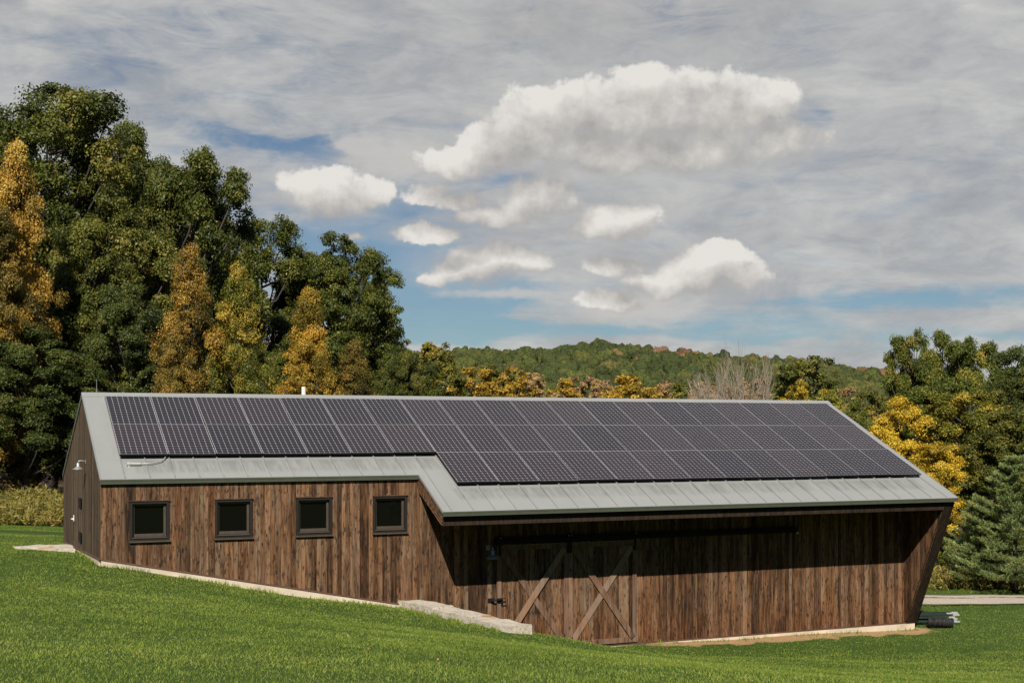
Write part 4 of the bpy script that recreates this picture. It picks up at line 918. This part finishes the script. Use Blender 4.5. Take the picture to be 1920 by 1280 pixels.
MT = [tuple({'olive': 'farolive', 'gold': 'fargold', 'rusty': 'farolive'}.get(x, x) if k == 5 else x for k, x in enumerate(q)) for q in MT]
for tpl, *a in MT: tree('autumn_tree', tpl, *a[:4], a[4], a[5], 'tree', GM)
# bare tree
def bare(mb, p, d, l, r, depth, rr):
    q = p + d * l; mid = (p + q) / 2 + Vector([rr.gauss(0, .04 * l) for _ in range(3)])
    mb.tube([p, mid, q], [r, r * .85, r * .7], 5 if depth > 3 else 3, False)
    if depth == 0: return
    for k in range(rr.choice((2, 3, 3))):
        nd = (d + Vector([rr.gauss(0, .30) for _ in range(3)]) + Vector((0, 0, .34))).normalized(); bare(mb, mid.lerp(q, rr.uniform(.1, 1)), nd, l * rr.uniform(.66, .88), r * .70, depth - 1, rr)
rr = random.Random(5)
for i, (px_, d_, h_, lb) in enumerate(((1372, 120, 5.2, 'bare pale branched tree reaching above the hill line'), (1412, 124, 4.4, 'smaller bare tree right of the tall bare one'), (1340, 126, 3.9, 'thin bare tree left of the tall bare one'))):
    p = at(px_, d_); zb = gz(p[0], p[1]); top = {0: 626, 1: 650, 2: 660}[i]; Hh = zat(top, d_) - zb
    r = empty('bare_tree', (p[0], p[1], zb)); tag(r, lb, 'tree', 'bare trees beyond the ridge')
    mb = MB()
    for k in range(3): bare(mb, Vector((rr.gauss(0, .3), rr.gauss(0, .3), -.3)), Vector((rr.gauss(0, .22), rr.gauss(0, .22), 1)).normalized(), Hh * .30, .12, 5, rr)
    mz = max(v[2] for v in mb.v); k = Hh / mz; mb.v = [(v[0] * k * .62, v[1] * k * .62, v[2] * k) for v in mb.v]
    mb.build('branches', TWIG, r)

# ------------------------------------------------------------------ far hill and its forest
SKYL = [(300, 668), (640, 662), (780, 662), (860, 654), (960, 658), (1050, 654), (1140, 642), (1200, 654), (1280, 660), (1350, 667), (1450, 671), (1520, 675), (1600, 687), (1660, 694), (1760, 708), (2000, 735), (2300, 760)]
D0, D1, D2 = 330., 690., 1100.
def hillz(px_, d_):
    y = np.interp(px_, [s[0] for s in SKYL], [s[1] for s in SKYL]); top = CAM[2] + (HY - y) / F * D1 - 11.0
    k = np.clip((d_ - D0) / (D1 - D0), 0, 1); up = k * k * (3 - 2 * k); k2 = np.clip((d_ - D1) / (D2 - D1), 0, 1); dn = 1 - k2 * k2 * (3 - 2 * k2)
    lat = (px_ - 960) / F * d_
    return -2.5 + (top + 2.5) * up * dn + 2.0 * np.sin(lat * .03 + d_ * .02) * up * (1 - up) * 4 * .6
hp = np.linspace(-300, 2500, 90); hd = np.linspace(D0 - 20, D2, 40)
vs = [];
for d_ in hd:
    for x in hp: q = at(x, d_); vs.append((q[0], q[1], float(hillz(x, d_))))
n = len(hp); mb = MB(); mb.add(vs, [(i * n + j, i * n + j + 1, (i + 1) * n + j + 1, (i + 1) * n + j) for i in range(len(hd) - 1) for j in range(n - 1)])
o = mb.build('hill', simple('hill_soil', (.035, .045, .015), .95, 0, .3, .02), smooth=True); tag(o, kind='structure')
r = np.random.default_rng(77); VV = []; TT = []; HH = []
import bmesh as _bm
ib = _bm.new(); _bm.ops.create_icosphere(ib, subdivisions=4, radius=1); ib.verts.ensure_lookup_table()
IV = np.array([v.co for v in ib.verts]); IF = np.array([[v.index for v in f.verts] for f in ib.faces]); ib.free()
kf = IV[IF].mean(1)[:, 2] > -.45; IF = IF[kf]; us, inv_ = np.unique(IF, return_inverse=True); IV = IV[us]; IF = inv_.reshape(-1, 3)
tmpl = []
for k in range(7):
    lob = unit(r.normal(size=(13, 3)) + np.array([0, 0, .5])); size_ = r.uniform(.75, 1.1, 13)
    d_l = (IV @ lob.T); bump_ = np.max(np.where(d_l > 0, d_l, 0) ** 9 * size_[None], 1)
    small = np.array([mnoise.noise(Vector(p * 4.5) + Vector((k * 7, 0, 0))) for p in IV]) * .10 + np.array([mnoise.noise(Vector(p * 10) + Vector((k * 7, 3, 0))) for p in IV]) * .06
    VV_ = IV * (.66 + .30 * bump_ + small)[:, None]
    n = 110; pick = r.integers(0, len(IV), n); lc_ = VV_[pick] * r.uniform(.99, 1.07, (n, 1)); ln_ = unit(IV[pick] + r.normal(size=(n, 3)) * .3)
    tmpl.append((VV_, lc_, ln_))
TV, TF, LQ, T1, T2, H1, H2 = [], [], [], [], [], [], []; cnt = 0; off_ = 0
for d_ in np.arange(D0 + 10, D1 + 45, 7.2):
    step = 7.2 / d_ * F
    for x in np.arange(560, 2050, step):
        xx = x + r.uniform(-.5, .5) * step; dd = d_ + r.uniform(-3.5, 3.5); q = at(xx, dd); z = float(hillz(xx, dd)); w = r.uniform(3.4, 6.2); h = w * r.uniform(.85, 1.25)
        tv, lc_, ln_ = tmpl[r.integers(0, 7)]; a = r.uniform(0, 6.28); ca, sa = math.cos(a), math.sin(a); Rm = np.array([[ca, -sa, 0], [sa, ca, 0], [0, 0, 1]]).T
        o3 = np.array([q[0], q[1], z + 4.5 + r.uniform(-1.2, 2.2)]); sc3 = np.array([w, w, h])
        ed = (dd - D0) / (D1 - D0)
        hue = np.clip(.33 + .10 * math.sin(xx * .013 + dd * .03) * math.sin(dd * .021 + xx * .004) + r.normal(0, .085), .02, .60)
        if r.uniform() < .04: hue = r.uniform(.58, .95)
        if xx > 1230 and ed > .82 and r.uniform() < .40: hue = r.uniform(.68, .95)
        if ed < .2 and r.uniform() < .2: hue = r.uniform(.55, .85)
        tn = r.uniform(.25, .75)
        TV.append((tv @ Rm) * sc3 + o3); TF.append(IF + off_); off_ += len(tv); T1.append(np.full(len(IF), tn)); H1.append(np.full(len(IF), hue))
        LQ.append(leaf_quads((lc_ @ Rm) * sc3 + o3, ln_ @ Rm, .8, .7, r)); T2.append(np.clip(tn + r.normal(0, .12, len(lc_)), 0, 1)); H2.append(np.full(len(lc_), hue)); cnt += 1
TV = np.concatenate(TV); TF = np.concatenate(TF); LQ = np.concatenate(LQ).reshape(-1, 3); nq = len(LQ) // 4
me = bpy.data.meshes.new('hill_forest'); AV = np.concatenate([TV, LQ]).astype(np.float32)
me.vertices.add(len(AV)); me.vertices.foreach_set('co', AV.ravel())
li = np.concatenate([TF.ravel(), np.arange(len(LQ)) + len(TV)]).astype(np.int32); me.loops.add(len(li)); me.loops.foreach_set('vertex_index', li)
ls = np.concatenate([np.arange(len(TF)) * 3, len(TF) * 3 + np.arange(nq) * 4]).astype(np.int32); me.polygons.add(len(ls)); me.polygons.foreach_set('loop_start', ls)
me.update(calc_edges=True); me.polygons.foreach_set('use_smooth', np.concatenate([np.ones(len(TF), bool), np.zeros(nq, bool)]))
for k_, v_ in (('tone', T1 + T2), ('hue', H1 + H2)):
    x_ = me.attributes.new(k_, 'FLOAT', 'FACE'); x_.data.foreach_set('value', np.concatenate(v_).astype(np.float32))
m, t, b = material('hill_forest_leaves')
c = t.ramp(t.attr('hue'), [(0, (.018, .029, .012)), (.22, (.034, .046, .011)), (.42, (.060, .068, .014)), (.58, (.092, .084, .020)), (.72, (.13, .082, .032)), (.86, (.145, .070, .038)), (1, (.17, .12, .085))])
c = t.mix(1.0, c, t.ramp(t.attr('tone'), [(0, .62), (1, 1.38)]), 'MULTIPLY'); hp_ = t.pos(); hn = t.noise(hp_, 1.1, 5, .75); c = t.mix(1.0, c, t.ramp(hn, [(.32, .35), (.68, 1.6)]), 'MULTIPLY'); t.put(b.inputs['Normal'], t.bump(hn, .8, .6)); t.put(b.inputs['Base Color'], c); b.inputs['Roughness'].default_value = .7; b.inputs['Specular IOR Level'].default_value = .2
me.materials.append(m); o = bpy.data.objects.new('hill_forest', me); COL.objects.link(o); tag(o, 'wooded hillside of mostly green crowns with a few rusty ones', 'forest', kind='stuff')
print('hill trees', cnt)

# unseen dark rise, added behind the viewpoint to block low sky light
mb = MB(); vs = []; na, nr_ = 49, 12
for i in range(nr_):
    rr_ = 38 + 11 * i; hgt = 3.2 + 36 * (1 - math.cos(math.pi * min(1, i / 7))) / 2
    for j in range(na):
        a = math.atan2(-FWD[1], -FWD[0]) + R(-88 + 176 * j / (na - 1)); q = CAM[:2] + np.array([math.cos(a), math.sin(a)]) * rr_
        vs.append((q[0], q[1], hgt * (1 + .10 * math.sin(j * 1.3) + .06 * math.sin(j * 3.7 + i)) * (1 - (abs(j - 24) / 24) ** 6 * .8) - 1.5))
mb.add(vs, [(i * na + j, i * na + j + 1, (i + 1) * na + j + 1, (i + 1) * na + j) for i in range(nr_ - 1) for j in range(na - 1)])
o = mb.build('hill', simple('sky_blocker_rise', (.022, .030, .010), .95, 0, .5, .12, .1), smooth=True); tag(o, kind='structure')  # added light blocker out of view, not part of the far hill

# ------------------------------------------------------------------ weeds, understory, fallen leaves
WEED = leafmat('weed_leaves', [(0, (.055, .062, .014)), (.4, (.155, .150, .028)), (.75, (.34, .27, .065)), (1, (.20, .10, .045))], .3)
def weeds(name, n, sampler, hmin, hmax, label, wid=.018):
    p = sampler(n); n = len(p); z = ground(p[:, 0], p[:, 1]); per = 14; r = rng
    h = r.uniform(hmin, hmax, n) * np.clip(.75 + .8 * fbm(p[:, 0], p[:, 1], .9, 3), .3, 1.7); lean = r.normal(0, .22, (n, 2))
    idx = np.repeat(np.arange(n), per); s = r.uniform(.15, 1, len(idx)); 
    c_ = np.stack([p[idx, 0] + lean[idx, 0] * h[idx] * s * s, p[idx, 1] + lean[idx, 1] * h[idx] * s * s, z[idx] + h[idx] * s], 1) + r.normal(0, .05, (len(idx), 3))
    V = leaf_quads(c_, unit(r.normal(size=(len(idx), 3)) * np.array([1, 1, .6])), .20, .2, r)
    tone = np.clip(r.normal(.5, .2, len(idx)) + .3 * fbm(p[idx, 0], p[idx, 1], .8, 9), 0, 1)
    me = npmesh(name, V, 4, {'tone': tone}, [WEED]); o = bpy.data.objects.new(name, me); COL.objects.link(o); tag(o, label, 'weeds', kind='stuff')
def samp_left(n):
    d_ = 48.5 + 13 * rng.uniform(0, 1, n) ** .8; x = rng.uniform(-400, 330, n); p = CAM[None, :2] + FWD[None, :2] * d_[:, None] + RGT[None, :2] * ((x - 960) / F * d_)[:, None]; return p[(p[:, 1] > 8)]
weeds('tall_grass', 15000, samp_left, .30, 1.05, 'tall yellowish weeds between the lawn and the left wood')
def samp_right(n):
    s = rng.uniform(-6, 22, n); w = 2.3 + 2.6 * rng.uniform(0, 1, n) ** .8; k = rng.uniform(0, 1, n) < np.clip(1.15 - (s - 1) / 8, .12, 1)
    q = RD0[None] + RDD[None] * s[:, None] + RDN[None] * w[:, None]; return q[k]
weeds('roadside_weeds', 7000, samp_right, .25, .8, 'yellow green weeds along the far side of the gravel road')
# low shrubs that close the wood's edge
SH = [(-40, 735, 200, 61, 'oak', 'low dark shrub at the left frame edge under the wood'), (60, 800, 170, 62, 'oak', 'low dark shrub left of the gable, above the weeds'),
      (150, 760, 150, 63, 'bluegreen', 'shrub directly behind the gable'), (300, 690, 160, 66, 'oak', 'shrub over the left part of the ridge')]
for px_, yt, w_, d_, mt_, lb in SH: tree('shrub', f'shrub{abs(px_) % 2}', px_, yt, w_, d_, mt_, lb, 'shrub', 'shrubs under the left wood')
tree('shrub', 'shrub0', 1775, 1010, 60, 47.5, 'olive', 'small shrub behind the roadside weeds left of the pines', 'shrub', None)
tree('shrub', 'shrub1', 1840, 1000, 130, 50, 'oak', 'dark shrub in the shade behind the pine trunks', 'shrub', None)
tree('shrub', 'shrub0', 1920, 1005, 130, 50.5, 'oak', 'dark shrub under the tall pine at the frame edge', 'shrub', None)
# fallen leaves
lm = simple('fallen_leaf', (.26, .15, .05), .7, 0, .4, 5)
for k, (px_, d_) in enumerate(((320, 16.2), (470, 15.0), (345, 17.3), (265, 14.6), (105, 15.2), (570, 11.2), (690, 13.2), (650, 15.6), (1010, 14.2), (1205, 24.5), (1420, 17), (1370, 28.6), (1700, 13.6), (1260, 13), (30, 20), (210, 12), (820, 12.3))):
    q = at(px_, d_); mb = MB(); s = random.uniform(.012, .02)
    vs = [(0, 0, 0)] + [(s * (1 + .4 * math.cos(3 * a)) * math.cos(a), s * .7 * (1 + .4 * math.cos(3 * a)) * math.sin(a), .012 * math.sin(2 * a) + .01) for a in np.linspace(0, 6.28, 13)[:-1]]
    mb.add(vs, [(0, i, i % 12 + 1) for i in range(1, 13)])
    o = mb.build('fallen_leaf', lm); o.location = (q[0], q[1], gz(q[0], q[1]) + .05); o.rotation_euler = (random.uniform(-.5, .5), random.uniform(-.5, .5), random.uniform(0, 6))
    tag(o, 'small dry tan leaf lying on the green lawn', 'leaf', 'fallen leaves on the lawn')
